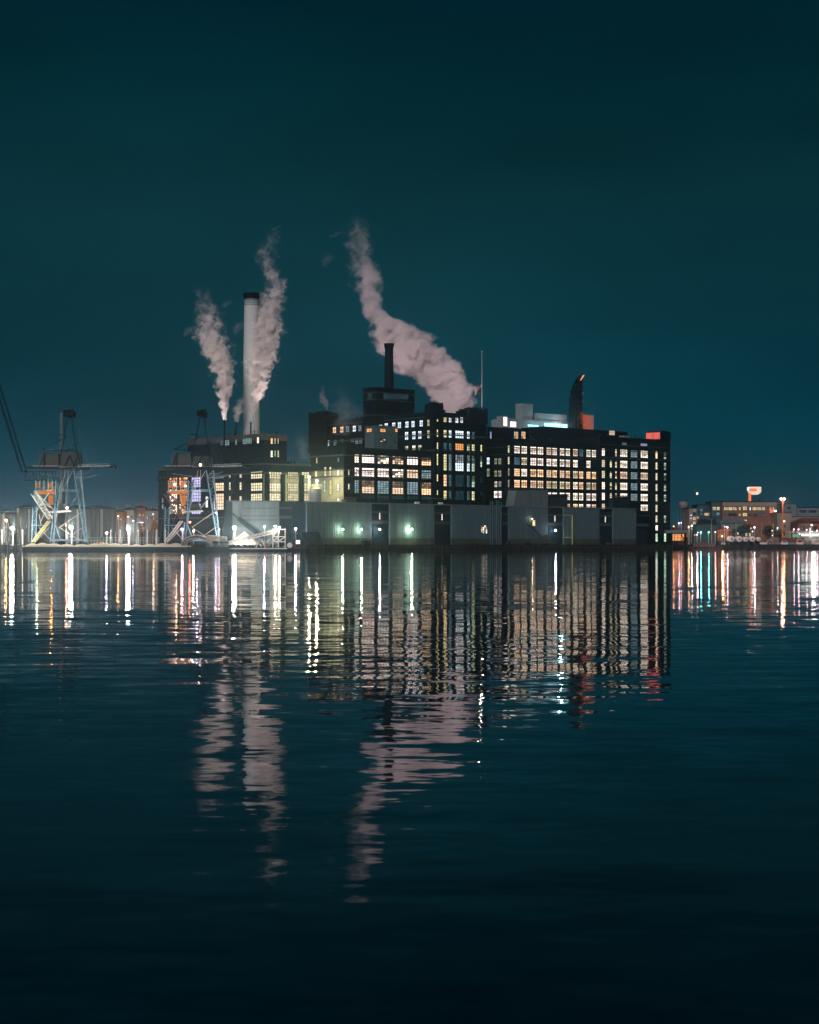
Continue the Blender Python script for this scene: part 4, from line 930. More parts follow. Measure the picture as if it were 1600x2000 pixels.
# cars and crates at the foot
def car(px, Y, m, lab, sc_=1.0, group=None):
    c = thing('parked_car', lab, 'car', (X(px, Y), Y, GZ), group); x, s = X(px, Y), sc_
    b = MB(); pr = [(-2.2, .35), (-2.25, .8), (-1.5, .95), (-.95, 1.42), (.75, 1.45), (1.35, .98), (2.15, .85), (2.25, .4)]
    b.add([(x + a * s, Y - .85, GZ + z * s) for a, z in pr] + [(x + a * s, Y + .85, GZ + z * s) for a, z in pr], [tuple(range(8)), tuple(reversed(range(8, 16)))] + [(i, (i + 1) % 8 , 8 + (i + 1) % 8, 8 + i)[::-1] for i in range(8)])
    link('body', b, m, c)
    w = MB(); w.add([(x + a * s, Y - .87, GZ + z * s) for a, z in ((-1.3, .98), (-.85, 1.36), (.68, 1.38), (1.15, .98))], [(0, 1, 2, 3)]); link('side_window', w, 'glassdark', c)
    for a in (-1.4, 1.4): link('wheel', MB().rod((x + a * s, Y - .9, GZ + .33), (x + a * s, Y - .6, GZ + .33), .33, 12), 'cap', c)
    return c
car(182, 660, 'rust', 'rusty dark red car parked right of the first crane'); car(196, 663, 'orange', 'orange lit car in front of the broad tank')
car(201, 668, 'tealclad', 'dark teal car behind the orange lit one')
gs = thing('green_shed', 'low green flat roofed shed before the broad storage tank', 'shed', (X(190, 690), 690, GZ))
mb = MB(); mb.box(X(168, 690), X(213, 690), 690, 696, GZ, Z(1051, 690)); link('wall', mb, mat('green_paint', (.05, .12, .08), .7), gs)
mb = MB(); mb.box(X(167, 690), X(214, 690), 689.6, 696.4, Z(1051, 690), Z(1049, 690)); link('roof', mb, 'band', gs)

# ------------------------------------------------------------------ trees
def tree(px, yt, yb, Y, wpx_, m, label, n=420):
    h = Z(yt, Y) - Z(yb, Y); base = Z(yb, Y); x = X(px, Y); r = thing('tree', label, 'tree', (x, Y, GZ)); R = wpx_ / 2 / F * Y
    tr = MB(); tr.tube([((x, Y, GZ), .3), ((x + .1, Y, base + h * .4), .2), ((x, Y, base + h * .85), .05)], 8)
    for k in range(7):
        a = random.uniform(0, 6.28); z = base + h * random.uniform(.1, .6); tr.beam((x, Y, z), (x + math.cos(a) * R * .75, Y + math.sin(a) * R * .75, z + h * .22), .1)
    link('trunk', tr, 'bark', r)
    cm = MB()
    for k in range(n):
        a = random.uniform(0, 6.28); u = random.uniform(-1, 1); q = random.uniform(.35, 1) * (1 + .2 * math.sin(3 * a + 4 * u))
        c = Vector((x + R * q * math.cos(a) * math.sqrt(1 - u * u), Y + R * q * math.sin(a) * math.sqrt(1 - u * u), base + h / 2 + h / 2 * u * q))
        s = random.uniform(.2, .42); d1 = Vector((random.gauss(0, 1), random.gauss(0, 1), random.gauss(0, 1))).normalized() * s; d2 = d1.cross(Vector((random.gauss(0, 1), random.gauss(0, 1), random.gauss(0, 1)))).normalized() * s
        cm.add([c - d1 - d2, c + d1 - d2, c + d1 + d2, c - d1 + d2], [(0, 1, 2, 3)])
    link('crown', cm, m, r)
tree(301.5, 1017, 1040, 740, 14, 'leaf', 'small orange lit tree left of the power house')
lamp_point(P(301, 1026, 733), (1, .5, .2), 260, .3, bpy.data.objects['tree'])
tree(277, 1024, 1042, 760, 12, 'leaf', 'faint reddish tree beside the arm of the street lamp', 250)

# ------------------------------------------------------------------ barges
ba = thing('sugar_barge', 'long dark open barge heaped with pale raw sugar at the left', 'barge', (X(250, 641), 641, 0))
xl, xr = X(46, 641), X(452, 641)
mb = MB(); mb.hexa([(xl + 1.5, 636, -.8), (xr - 1, 636, -.8), (xr - 1, 648, -.8), (xl + 1.5, 648, -.8)], [(xl, 636, 1.75), (xr, 636, 1.75), (xr, 648, 1.75), (xl, 648, 1.75)]); link('hull', mb, 'hull', ba)
mb = MB()
for z0, z1 in ((1.45, 1.8), (.12, .3)): mb.box(xl - .05, xr + .05, 635.8, 636.0 - .003, z0, z1)
x = xl + 2
while x < xr: mb.box(x, x + .2, 635.85, 635.99, .35, 1.4); x += 3.4
link('rubbing_strake', mb, 'timber', ba)
mb = MB(); mb.box(xl + .5, xr - 16, 636.3, 636.7, 1.753, 2.25); mb.box(xl + .5, xr - 16, 647.2, 647.6, 1.753, 2.25); link('coaming', mb, 'sugar', ba)
sg_ = MB(); nx, ny = 220, 12; VV = []
for i in range(nx + 1):
    for j in range(ny + 1):
        x = xl + 1 + (xr - 19 - xl) * i / nx; v = j / ny
        h = 1.95 + (.55 + .5 * abs(math.sin(i * .19 + .6 * math.sin(i * .05))) + .25 * math.sin(i * .07)) * math.sin(math.pi * v) + random.uniform(-.04, .04)
        VV.append((x, 637 + 9.8 * v, h if 0 < j < ny else 1.85))
sg_.add(VV, [(i * (ny + 1) + j, (i + 1) * (ny + 1) + j, (i + 1) * (ny + 1) + j + 1, i * (ny + 1) + j + 1) for i in range(nx) for j in range(ny)]); link('sugar_heap', sg_, 'sugar', ba, smooth=True)
# barge covers: a stack of curved hatch covers at its right end
cv = thing('hatch_covers', 'curved ribbed pale hatch covers stacked on the right end of the barge', 'hatch cover', (X(398, 638), 638, 1.8))
def arch(mb, x0, x1, y, d, h0, h1, th, n=18, flat=.6):
    pts = []
    for i in range(n + 1):
        u = i / n; s = math.sin(math.pi * u) ** .45
        pts.append((x0 + (x1 - x0) * u, h0 + (h1 - h0) * s))
    for (xa, za), (xb, zb) in zip(pts, pts[1:]): mb.hexa([(xa, y, za - th), (xb, y, zb - th), (xb, y + d, zb - th), (xa, y + d, za - th)], [(xa, y, za), (xb, y, zb), (xb, y + d, zb), (xa, y + d, za)])
for k, m_ in ((0, 'cover'), (1, 'band'), (2, 'cover')):
    mb = MB(); arch(mb, X(352 + k * 2, 636), X(411 - k * .5, 636), 636.5 + k * .02, 10, 2.0 - .05 * k, Z(1044.5 + k * 2.6, 636), .42); link('cover_rib', mb, m_, cv)
mb = MB(); x0, x1 = X(402, 636), X(440, 636)
for i in range(8):
    a = x0 + (x1 - x0) * i / 8; mb2 = mb; zt_ = Z(1044.5 + i * .45, 636)
    prev = None
    for k in range(9):
        u = k / 8; yv = 636.2 + 10.6 * u; z = 3.2 + (zt_ - 3.2) * math.sin(math.pi * (.04 + .92 * u)) ** .5
        if prev: mb.hexa([(a, prev[0], prev[1] - .25), (a + (x1 - x0) / 8 * .78, prev[0], prev[1] - .25), (a + (x1 - x0) / 8 * .78, yv, z - .25), (a, yv, z - .25)], [(a, prev[0], prev[1]), (a + (x1 - x0) / 8 * .78, prev[0], prev[1]), (a + (x1 - x0) / 8 * .78, yv, z), (a, yv, z)])
        prev = (yv, z)
link('ribbed_cover', mb, 'cover', cv)
mb = MB()
for z in (1.9, 2.35, 2.8): mb.box(x0, x1, 636.3, 646.8, z, z + .3)
link('side_rail', mb, 'greyclad', cv)
mb = MB(); arch(mb, X(365, 638), X(396, 638), 637.2, 8, 1.9, 2.05, .1); link('dark_opening', mb, 'cap', cv)

# loading conveyor pontoon
pn_ = thing('pontoon', 'low flat work pontoon under the loading conveyor', 'pontoon', (X(500, 640), 640, 0))
xl, xr = X(447, 639), X(600, 639)
mb = MB(); mb.hexa([(xl + 1, 637, -.6), (xr - .5, 637, -.6), (xr - .5, 649, -.6), (xl + 1, 649, -.6)], [(xl, 637, 1.35), (xr, 637, 1.15), (xr, 649, 1.15), (xl, 649, 1.35)]); link('hull', mb, 'hull', pn_)
mb = MB(); mb.box(xl, xl + 22, 636.8, 637 - .003, 1.0, 1.4); link('pale_edge', mb, 'white', pn_)
cvr = thing('conveyor', 'white lattice loading conveyor sloping up from the pontoon to a frame tower', 'conveyor', (X(500, 642), 642, 1.3))
mb = MB()
for Yq in (640, 643): mb.lattice(P(446, 1063, Yq), P(446, 1058, Yq), P(537, 1041, Yq), P(535, 1035, Yq), 20, .22, .4)
link('gallery', mb, 'white', cvr)
mb = MB(); mb.hexa([P(446, 1060, 640.6), P(537, 1038.5, 640.6), P(537, 1038.5, 642.6), P(446, 1060, 642.6)], [P(446, 1059, 640.6), P(537, 1037.5, 640.6), P(537, 1037.5, 642.6), P(446, 1059, 642.6)]); link('belt', mb, 'timber', cvr)
mb = MB()
for Yq in (640, 646):
    for a_, b_, c_, d_ in ((500, 1070, 509, 1052), (518, 1070, 511, 1052), (533, 1070, 533, 1034), (544, 1070, 544, 1034), (557, 1072, 557, 1032), (533, 1034, 558, 1034), (533, 1048, 558, 1048), (533, 1058, 558, 1058), (533, 1048, 544, 1034), (544, 1058, 557, 1048), (533, 1058, 544, 1048)):
        mb.beam(P(a_, b_, Yq), P(c_, d_, Yq), .3)
for xx in (533, 544, 557): mb.beam(P(xx, 1034, 640), P(xx, 1034, 646), .25)
link('support_tower', mb, 'white', cvr)
mb = MB()
for _ in range(46):
    x0 = random.uniform(448, 566); y0 = random.uniform(1054, 1068); mb.beam(P(x0, y0, random.uniform(639, 647)), P(x0 + random.uniform(-6, 6), y0 + random.uniform(-5, 2), random.uniform(639, 647)), random.uniform(.1, .28))
link('deck_piping', mb, 'pale', cvr)
link('drum', MB().rod(P(566, 1065, 638.5), P(566, 1065, 641), 1.0, 16), 'white', cvr)
mb = MB(); mb.rod(P(519.5, 1069, 639), P(519.5, 1061, 639), .35, 10); link('red_cylinder', mb, 'red', cvr)
mb = MB(); mb.box(X(569, 640), X(578, 640), 640, 643, 1.2, 2.9); link('red_winch', mb, 'rust', cvr)
arch_ = MB()
for k in range(9):
    a0, a1 = math.pi * k / 9, math.pi * (k + 1) / 9; c = P(513, 1060, 639.5)
    arch_.beam((c.x + 1.3 * math.cos(a0), c.y, c.z - .2 + 1.9 * math.sin(a0)), (c.x + 1.3 * math.cos(a1), c.y, c.z - .2 + 1.9 * math.sin(a1)), .3)
link('arched_guard', arch_, 'cream', cvr)
lamp(538, 1028, 638.5, (1, .88, .7), 900, .55, 'conveyor_lamp', 'bright warm lamp on the head of the conveyor tower', base=6.8, group='lamps on the conveyor')
lamp(546, 1030, 639.5, (1, .85, .68), 600, .45, 'conveyor_lamp', 'second warm lamp on the right of the conveyor tower', base=6.8, group='lamps on the conveyor')
# mound of sugar beside the big floodlight
mo = MB(); NN = 28; cx0, cy0 = X(478, 660), 660
VV = [(cx0, cy0, Z(1037, 660))]
for j in range(1, 9):
    for i in range(NN):
        a = 2 * math.pi * i / NN; q = j / 8; VV.append((cx0 + 6.5 * q * math.cos(a), cy0 + 6.5 * q * math.sin(a), GZ + (Z(1037.6, 660) - GZ) * (1 - q) ** .9 + random.uniform(-.06, .06)))
mo.add(VV, [(0, 1 + i, 1 + (i + 1) % NN) for i in range(NN)] + [(1 + (j - 1) * NN + i, 1 + j * NN + i, 1 + j * NN + (i + 1) % NN, 1 + (j - 1) * NN + (i + 1) % NN) for j in range(1, 8) for i in range(NN)])
tag(link('sugar_mound', mo, 'sugar', smooth=True), 'pale conical mound of sugar beside the brightest floodlight', 'mound')
# kiosk and shelter at the warehouse left end
ks = thing('dock_kiosk', 'small lit kiosk under the violet lamp at the warehouse', 'kiosk', P(581, 1062, 646.5))
mb = MB(); mb.box(X(575, 647), X(588, 647), 646.5, 649, GZ, 4.6); link('wall', mb, 'bay', ks)
mb = MB(); mb.box(X(574, 647), X(589, 647), 646.2, 649.3, 4.6 + 2.0, 4.9 + 2.0); mb.box(X(574.2, 647), X(574.8, 647), 646.3, 646.5, 4.6, 6.6); mb.box(X(588, 647), X(588.6, 647), 646.3, 646.5, 4.6, 6.6); link('awning', mb, 'band', ks)
class FK:
    def pt(s, t, z, off=0): return Vector((t, 646.5 - off, z))
    def slab(s, mb, t0, t1, z0, z1, o0, o1): return mb.box(t0, t1, 646.5 - o1, 646.5 - o0, z0, z1)
window(FK(), X(578, 646.5), X(586, 646.5), 2.9, 4.4, 3, 2, 'pink', ks, 'full', off=.05, bar=.08, k=1.3)
sh_ = thing('dock_shelter', 'dark curved roof shelter at the foot of the warehouse left panel', 'shelter', P(615, 1062, 645))
mb = MB(); a, c = QF.t(600), QF.t(634)
for k in range(6):
    u0, u1 = k / 6, (k + 1) / 6; za, zb = 3.0 + 4.4 * math.sin(u0 * 1.5), 3.0 + 4.4 * math.sin(u1 * 1.5)
    mb.hexa([QF.pt(a, za, -1 - 3 * u0), QF.pt(c, za, -1 - 3 * u0), QF.pt(c, zb, -1 - 3 * u1), QF.pt(a, zb, -1 - 3 * u1)], [QF.pt(a, za + .15, -1 - 3 * u0), QF.pt(c, za + .15, -1 - 3 * u0), QF.pt(c, zb + .15, -1 - 3 * u1), QF.pt(a, zb + .15, -1 - 3 * u1)])
link('roof', mb, 'bay', sh_)
mb = MB(); [mb.beam(QF.pt(q, GZ, -1.5), QF.pt(q, 5.0, -1.5), .25) for q in (a + .3, c - .3)]; link('post', mb, 'band', sh_)
# small excavator crane on the dock
ex = thing('loader', 'green lit dockside loader with a raised arm in front of the warehouse', 'loader', QF.pt(QF.t(1078), GZ, -3))
mb = MB(); a = QF.t(1078); QF.slab(mb, a - 2, a + 2.2, GZ + .9, GZ + 3.2, -5, -2.5); QF.slab(mb, a - .3, a + 1.6, GZ + 3.2, GZ + 4.6, -4.8, -3); link('cab', mb, 'base', ex)
mb = MB(); mb.beam(QF.pt(a - 1, GZ + 2.6, -3.5), QF.pt(a - 8, GZ + 7.5, -3.5), .5); mb.beam(QF.pt(a - 8, GZ + 7.5, -3.5), QF.pt(a - 11.5, GZ + 9.2, -3.5), .35); link('arm', mb, 'tealclad', ex)
for o_ in (-4.8, -2.9): mb = MB(); QF.slab(mb, a - 2.6, a + 2.8, GZ + .02, GZ + .9, o_ - .4, o_ + .4); link('track', mb, 'cap', ex)
# stacked crates / yard bits in front of warehouse
for i, (xx, w_, h_, m_, lab) in enumerate([(724, 3.2, 2.0, 'bay', 'dark container beside the narrow dark warehouse bay'), (1087, 3, 2.2, 'base', 'green lit crate stack under the cold white wall lamp'), (1001, 1.2, 1.8, 'timber', 'dark cabinet at the foot of the pipe rack'), (1040, 2.4, 1.4, 'timber', 'dark low box on the quay right of the pipe rack'), (1198, 2.0, 1.3, 'base', 'small drab box on the quay near the end of the warehouse')]):
    a = QF.t(xx); b_ = thing('dock_crate', lab, 'crate', QF.pt(a, GZ, -2)); mb = MB(); QF.slab(mb, a - w_ / 2, a + w_ / 2, GZ + .12, GZ + h_, -3.5, -1.8); link('box', mb, m_, b_)
    mb = MB()
    for k in range(3): QF.slab(mb, a - w_ / 2 - .05, a + w_ / 2 + .05, GZ + .3 + k * (h_ - .5) / 2, GZ + .4 + k * (h_ - .5) / 2, -1.8, -1.72)
    QF.slab(mb, a - w_ / 2, a + w_ / 2, GZ + .005, GZ + .12, -3.3, -2.0); link('batten', mb, 'band', b_)
# deck building right of the end block
dk = thing('pier_deck', 'flat concrete deck on columns at the right foot of the refinery', 'deck', P(1290, 1038, 810))
mb = MB(); mb.box(X(1269, 812), X(1343, 812), 808, 820, Z(1041, 812), Z(1036.5, 812)); link('slab', mb, 'greyclad', dk)
mb = MB(); mb.box(X(1269, 811), X(1279, 811), 809, 819, 0, Z(1041, 812)); link('end_pier', mb, 'greyclad', dk)
for xx in (1313, 1341): mb = MB(); mb.box(X(xx, 811), X(xx, 811) + .4, 812, 818, 0, Z(1041, 812) - .01); link('column', mb, 'bay', dk)
mb = MB(); mb.box(X(1279, 811), X(1343, 811), 808.2, 808.4, Z(1036.5, 812), Z(1036.5, 812) + .25)
link('column', mb, 'greyclad', dk)
og = thing('glazed_hall', 'low hall with orange lit glazing beside the refinery end block', 'hall', P(1326, 1060, 860))
class FO:
    y = 862
    def pt(s, t, z, off=0): return Vector((t, s.y - off, z))
    def slab(s, mb, t0, t1, z0, z1, o0, o1): return mb.box(t0, t1, s.y - o1, s.y - o0, z0, z1)
mb = MB(); mb.box(X(1311, 862), X(1344, 862), 862, 872, GZ, Z(1041.5, 862)); link('wall', mb, 'rust', og)
for k in range(5): x0 = 1312 + k * 6.3; window(FO(), X(x0, 862), X(x0 + 5.6, 862), Z(1056, 862), Z(1043, 862), 3, 4, 'orange', og, 'full' if k < 3 else 'mix', off=.05, bar=.12, k=1.1)
mb = MB(); mb.hexa([P(1312, 1036, 866), P(1331, 1036, 866), P(1331, 1036, 872), P(1312, 1036, 872)], [P(1312, 1029.5, 866), P(1329, 1032, 866), P(1329, 1032, 872), P(1312, 1029.5, 872)]); link('striped_gable', mb, 'orange', og)

# ------------------------------------------------------------------ right shore buildings
class FV:
    def __init__(s, y): s.y = y
    def pt(s, t, z, off=0): return Vector((t, s.y - off, z))
    def slab(s, mb, t0, t1, z0, z1, o0, o1): return mb.box(t0, t1, s.y - o1, s.y - o0, z0, z1)
def bldg(name, label, x0, x1, yt, Y, m, wins, depth=20, roof='darkroof', cat='building', bands=()):
    r = thing(name, label, cat, (X((x0 + x1) / 2, Y), Y, GZ)); mb = MB(); mb.box(X(x0, Y), X(x1, Y) - .05, Y, Y + depth, GZ, Z(yt, Y)); link('wall', mb, m, r)
    mb = MB(); mb.box(X(x0, Y) - .2, X(x1, Y) + .1, Y - .25, Y + depth + .2, Z(yt, Y), Z(yt, Y) + .5); link('roof', mb, roof, r)
    for (a, b_, c, d, nc, nr, ti) in wins: window(FV(Y), X(a, Y), X(b_, Y), Z(d, Y), Z(c, Y), nc, nr, ti, r, 'full' if ti not in ('dark', 'dim') else 'x', off=.08, bar=.16, k=.8)
    if bands:
        for ya, yb, mm in bands: mb = MB(); mb.box(X(x0, Y) + .02, X(x1, Y) - .07, Y - .3, Y - .003, Z(yb, Y), Z(ya, Y)); link('facade_band', mb, mm, r)
    return r
bldg('apartment_block', 'pale framed apartment block right of the legged water tower', 1346, 1362, 993, 1010, 'cream',
     [(1354, 1360, 994.5, 1000, 2, 2, 'grey'), (1354, 1360, 1001, 1007, 2, 2, 'dark'), (1347.5, 1352, 1011, 1014, 2, 2, 'white'), (1353.5, 1359, 1010, 1015.5, 2, 2, 'lwarm'), (1353.5, 1359, 1018.5, 1024, 2, 2, 'lwarm'), (1348, 1352, 1005, 1008, 2, 1, 'cool')])
bldg('apartment_block', 'dark apartment block with a lone orange window left of the teal block', 1362, 1390, 987, 1014, 'tealclad',
     [(1367, 1373, 994, 999, 3, 2, 'grey'), (1367, 1373, 1001, 1007, 2, 2, 'dim'), (1376, 1383, 1002, 1007, 3, 2, 'warm'), (1384, 1390, 1001, 1007, 2, 2, 'lwarm'), (1360.5, 1365, 1009, 1013, 2, 1, 'cream'), (1375, 1383, 993, 998, 2, 2, 'dark')])
bldg('apartment_block', 'teal clad block with three bright windows next to the brick building', 1390, 1411, 980, 1006, 'tealclad',
     [(1392, 1399, 990, 996.5, 3, 2, 'cream'), (1400.5, 1406, 990, 996.5, 2, 2, 'yellow'), (1393, 1398, 1003, 1007, 2, 2, 'dim'), (1400, 1406, 1001, 1007, 2, 2, 'grey'), (1393, 1398, 1011, 1015, 2, 1, 'dark')])
br = bldg('office_building', 'red brick office building with a cream top floor and lit windows', 1411.5, 1518, 980.5, 1000, 'redbrick',
     [(x, x + w, 990.5, 996.5, n, 2, ti) for x, w, n, ti in ((1414, 8, 3, 'cream'), (1423, 8, 3, 'yellow'), (1432, 7, 3, 'lwarm'), (1443, 4, 2, 'yellow'), (1464, 3, 1, 'cool'), (1470, 8, 3, 'yellow'), (1479, 8, 3, 'cream'), (1488, 7, 3, 'cream'), (1503, 4, 2, 'cream'), (1509, 3, 1, 'green'))] +
     [(x, x + w, 1003, 1008, n, 2, ti) for x, w, n, ti in ((1415, 8, 3, 'dim'), (1424, 7, 2, 'dark'), (1432, 7, 2, 'dark'), (1443, 4, 2, 'cream'), (1463, 5, 2, 'dark'), (1471, 7, 2, 'dark'), (1480, 7, 2, 'dim'), (1488, 7, 2, 'dim'), (1505, 8, 2, 'dark'))] +
     [(1451, 1459, 989, 996.5, 3, 2, 'cream'), (1451, 1459, 1002, 1008.5, 3, 2, 'yellow'), (1451, 1459, 1015, 1018.5, 3, 1, 'warm')], bands=((981, 988.5, 'cream'),))
mb = MB()
for xx in (1436, 1457, 1482): mb.box(X(xx, 1005), X(xx + 7, 1005), 1004, 1008, Z(980.5, 1005), Z(978, 1005))
link('roof_plant', mb, 'tealclad', br)
sb_ = thing('wall_sign', 'small red and white lit sign on the corner of the brick office', 'sign', P(1510, 999, 998))
mb = MB(); mb.box(X(1504, 998), X(1511.5, 998), 997.4, 998, Z(1002, 998), Z(996, 998)); link('red_panel', mb, emit('sign_red', (1, .16, .08), 1.2), sb_)
mb = MB(); mb.box(X(1511.6, 998), X(1517, 998), 997.4, 998, Z(1001, 998), Z(996, 998)); link('white_panel', mb, emit('sign_white', (1, .85, .85), 1.6), sb_)
# lit water tower sign on the brick building
wt = thing('sign_tower', 'rooftop water tower with a glowing white and orange sign on the brick office', 'water tower', P(1474, 981, 1003))
mb = MB(); s_ = 1003 / F
link('tank', MB().tube(rings(1474, 1003, [(Z(966, 1003), 7 * s_), (Z(961, 1003), 13 * s_), (Z(951, 1003), 13 * s_)]), 24), emit('tank_white', (1, .80, .66), .95), wt)
link('roof', MB().tube(rings(1474, 1003, [(Z(951, 1003), 14.5 * s_), (Z(949.5, 1003), 14.5 * s_), (Z(946.5, 1003), 1 * s_)]), 24), 'beige', wt)
mb = MB()
for k in range(7):
    a0, a1 = math.pi * (1.12 + .06 * k), math.pi * (1.12 + .06 * (k + 1)); c = P(1474, 0, 1003); R = 13.25 * s_
    mb.add([(c.x + R * math.cos(a0), c.y + R * math.sin(a0), Z(960, 1003)), (c.x + R * math.cos(a1), c.y + R * math.sin(a1), Z(960, 1003)), (c.x + R * math.cos(a1), c.y + R * math.sin(a1), Z(954.5, 1003)), (c.x + R * math.cos(a0), c.y + R * math.sin(a0), Z(954.5, 1003))], [(0, 1, 2, 3)])
link('orange_panel', mb, emit('tank_orange', (1, .2, .04), 1.3), wt)
mb = MB()
for dx, dy in ((-9, -2), (9, -2), (9, 3), (-9, 3)): mb.beam((X(1474 + dx, 1003), 1003 + dy, Z(965, 1003)), (X(1474 + dx, 1003), 1003 + dy, Z(980, 1003)), .35)
mb.beam(P(1465, 973, 1001), P(1483, 973, 1001), .25); link('support_legs', mb, 'tealclad', wt)
mb = MB(); mb.box(X(1463, 1000), X(1467.3, 1000), 1000, 1001, Z(980.5, 1000), Z(963, 1000)); link('orange_column', mb, emit('column_orange', (1, .22, .06), 1.2), wt)
mb = MB(); mb.box(X(1460, 1000), X(1463, 1000), 999.5, 1001, Z(958, 1000), Z(952, 1000)); link('cyan_light', mb, emit('cyan_strip', (.5, .9, 1), 1.6), wt)
# legged pale water tower
w2 = thing('water_tower', 'pale water tower on thin legs beyond the refinery end block', 'water tower', P(1335.5, 1045, 1060)); s_ = 1060 / F
link('tank', MB().tube(rings(1335.5, 1060, [(Z(995, 1060), 5 * s_), (Z(991, 1060), 9.5 * s_), (Z(981, 1060), 9.5 * s_), (Z(980, 1060), 9 * s_)]), 24), mat('tank_paint', (.20, .17, .16), .7), w2)
mb = MB(); mb.tube(rings(1335.5, 1060, [(Z(989, 1060), 10.8 * s_), (Z(988.4, 1060), 10.8 * s_)]), 24)
for k in range(10): a = 2 * math.pi * k / 10; c = P(1335.5, 0, 1060); mb.beam((c.x + 10.6 * s_ * math.cos(a), c.y + 10.6 * s_ * math.sin(a), Z(989, 1060)), (c.x + 10.6 * s_ * math.cos(a), c.y + 10.6 * s_ * math.sin(a), Z(985, 1060)), .15)
for k in range(6): a = 2 * math.pi * k / 6; c = P(1335.5, 0, 1060); mb.beam((c.x + 8 * s_ * math.cos(a), c.y + 8 * s_ * math.sin(a), Z(980, 1060)), (c.x + 8 * s_ * math.cos(a), c.y + 8 * s_ * math.sin(a), Z(975.5, 1060)), .3)
link('gallery', mb, 'bay', w2)
mb = MB()
for dx, dy in ((-9, -2), (-3.5, -2), (3.5, -2), (9, -2), (0, 2)): mb.beam((X(1335.5 + dx * .9, 1060), 1060 + dy, Z(990, 1060)), (X(1335.5 + dx, 1060), 1060 + dy, GZ), .35)
link('leg', mb, 'tealclad', w2)
bldg('factory_shed', 'plain beige block right of the brick office', 1518.5, 1547, 1001.5, 985, 'cream', [(1530, 1534, 1025, 1030, 2, 2, 'dark')], 30)
bldg('factory_shed', 'tall grey green shed rising behind the beige block', 1531, 1556, 985, 1060, 'greyclad', [(1538, 1544, 990, 994, 3, 1, 'dark')], 40)
bldg('factory_shed', 'long grey shed stretching to the right edge', 1556, 1640, 992, 1070, 'greyclad', [(1562, 1575, 997, 1001, 5, 1, 'dark'), (1580, 1594, 997, 1001, 5, 1, 'dark')], 40)
bldg('factory_shed', 'beige long shed behind the red shed at the right edge', 1547, 1640, 1010, 1000, 'cream', [(1560, 1566, 1013, 1016, 2, 1, 'dark')], 30)
rs = bldg('red_shed', 'dark red gabled shed at the right edge', 1560, 1640, 1021, 960, 'redbrick', [(1566, 1572, 1028, 1036, 2, 3, 'dim'), (1578, 1583, 1028, 1036, 2, 3, 'dim'), (1590, 1595, 1028, 1036, 2, 3, 'dark')], 20)
mb = MB(); a, b_, c, d = P(1556, 1021, 959), P(1640, 1021, 959), P(1640, 1012, 968), P(1566, 1012, 968); mb.hexa([a, b_, b_ + Vector((0, 22, 0)), a + Vector((0, 22, 0))], [d, c, c + Vector((0, 4, 0)), d + Vector((0, 4, 0))]); link('hipped_roof', mb, mat('red_roof', (.14, .05, .04), .8), rs)
bs = bldg('barn_shed', 'brown gabled shed with two yellow windows behind the white tanks', 1403, 1470, 1040, 935, 'beige', [(1440, 1443, 1038 + 2, 1044, 1, 2, 'pink'), (1456, 1460, 1041, 1047, 2, 2, 'yellow'), (1463, 1467, 1041, 1047, 2, 2, 'yellow')], 16)
mb = MB(); a = [P(1400, 1040, 934), P(1473, 1040, 934), P(1473, 1040, 952), P(1400, 1040, 952)]; e = [P(1400, 1033, 943), P(1473, 1033, 943)]; mb.add(a + e, [(0, 1, 5, 4), (2, 3, 4, 5), (0, 4, 3), (1, 2, 5), (0, 3, 2, 1)]); link('gable_roof', mb, 'tealclad', bs)
mb = MB()
for x0 in range(1403, 1425, 4): mb.beam(P(x0, 1056, 933), P(x0, 1036, 933), .3)
mb.beam(P(1402, 1036, 933), P(1427, 1033.5, 933), .35); mb.beam(P(1402, 1048, 933), P(1425, 1048, 933), .25); link('lit_scaffold', mb, 'orange', bs)
lamp_point(P(1412, 1044, 928), (1, .5, .15), 500, .4, bs)
gh = thing('green_hall', 'dark teal barn lit by the cyan lamps on the right shore', 'barn', P(1380, 1055, 940))
mb = MB(); mb.box(X(1361, 940), X(1400, 940), 940, 962, GZ, Z(1024, 940)); link('wall', mb, 'tealclad', gh)
mb = MB(); a = [P(1359, 1024, 939), P(1402, 1024, 939), P(1402, 1024, 963), P(1359, 1024, 963)]; e = [P(1367, 1014.5, 950), P(1396, 1014.5, 950)]; mb.add(a + e, [(0, 1, 5, 4), (2, 3, 4, 5), (0, 4, 3), (1, 2, 5), (0, 3, 2, 1)]); link('roof', mb, 'bay', gh)
gb = thing('grey_house', 'pale grey stepped roof house below the brick office', 'house', P(1430, 1040, 970))
mb = MB(); mb.box(X(1409, 970), X(1450, 970), 970, 985, GZ, Z(1022, 970)); link('wall', mb, 'greyclad', gb)
mb = MB(); a = [P(1407, 1022, 969), P(1468, 1022, 969), P(1468, 1022, 986), P(1407, 1022, 986)]; e = [P(1411, 1013, 977), P(1447, 1013, 977)]; mb.add(a + e, [(0, 1, 5, 4), (2, 3, 4, 5), (0, 4, 3), (1, 2, 5), (0, 3, 2, 1)]); link('roof', mb, 'greyclad', gb)
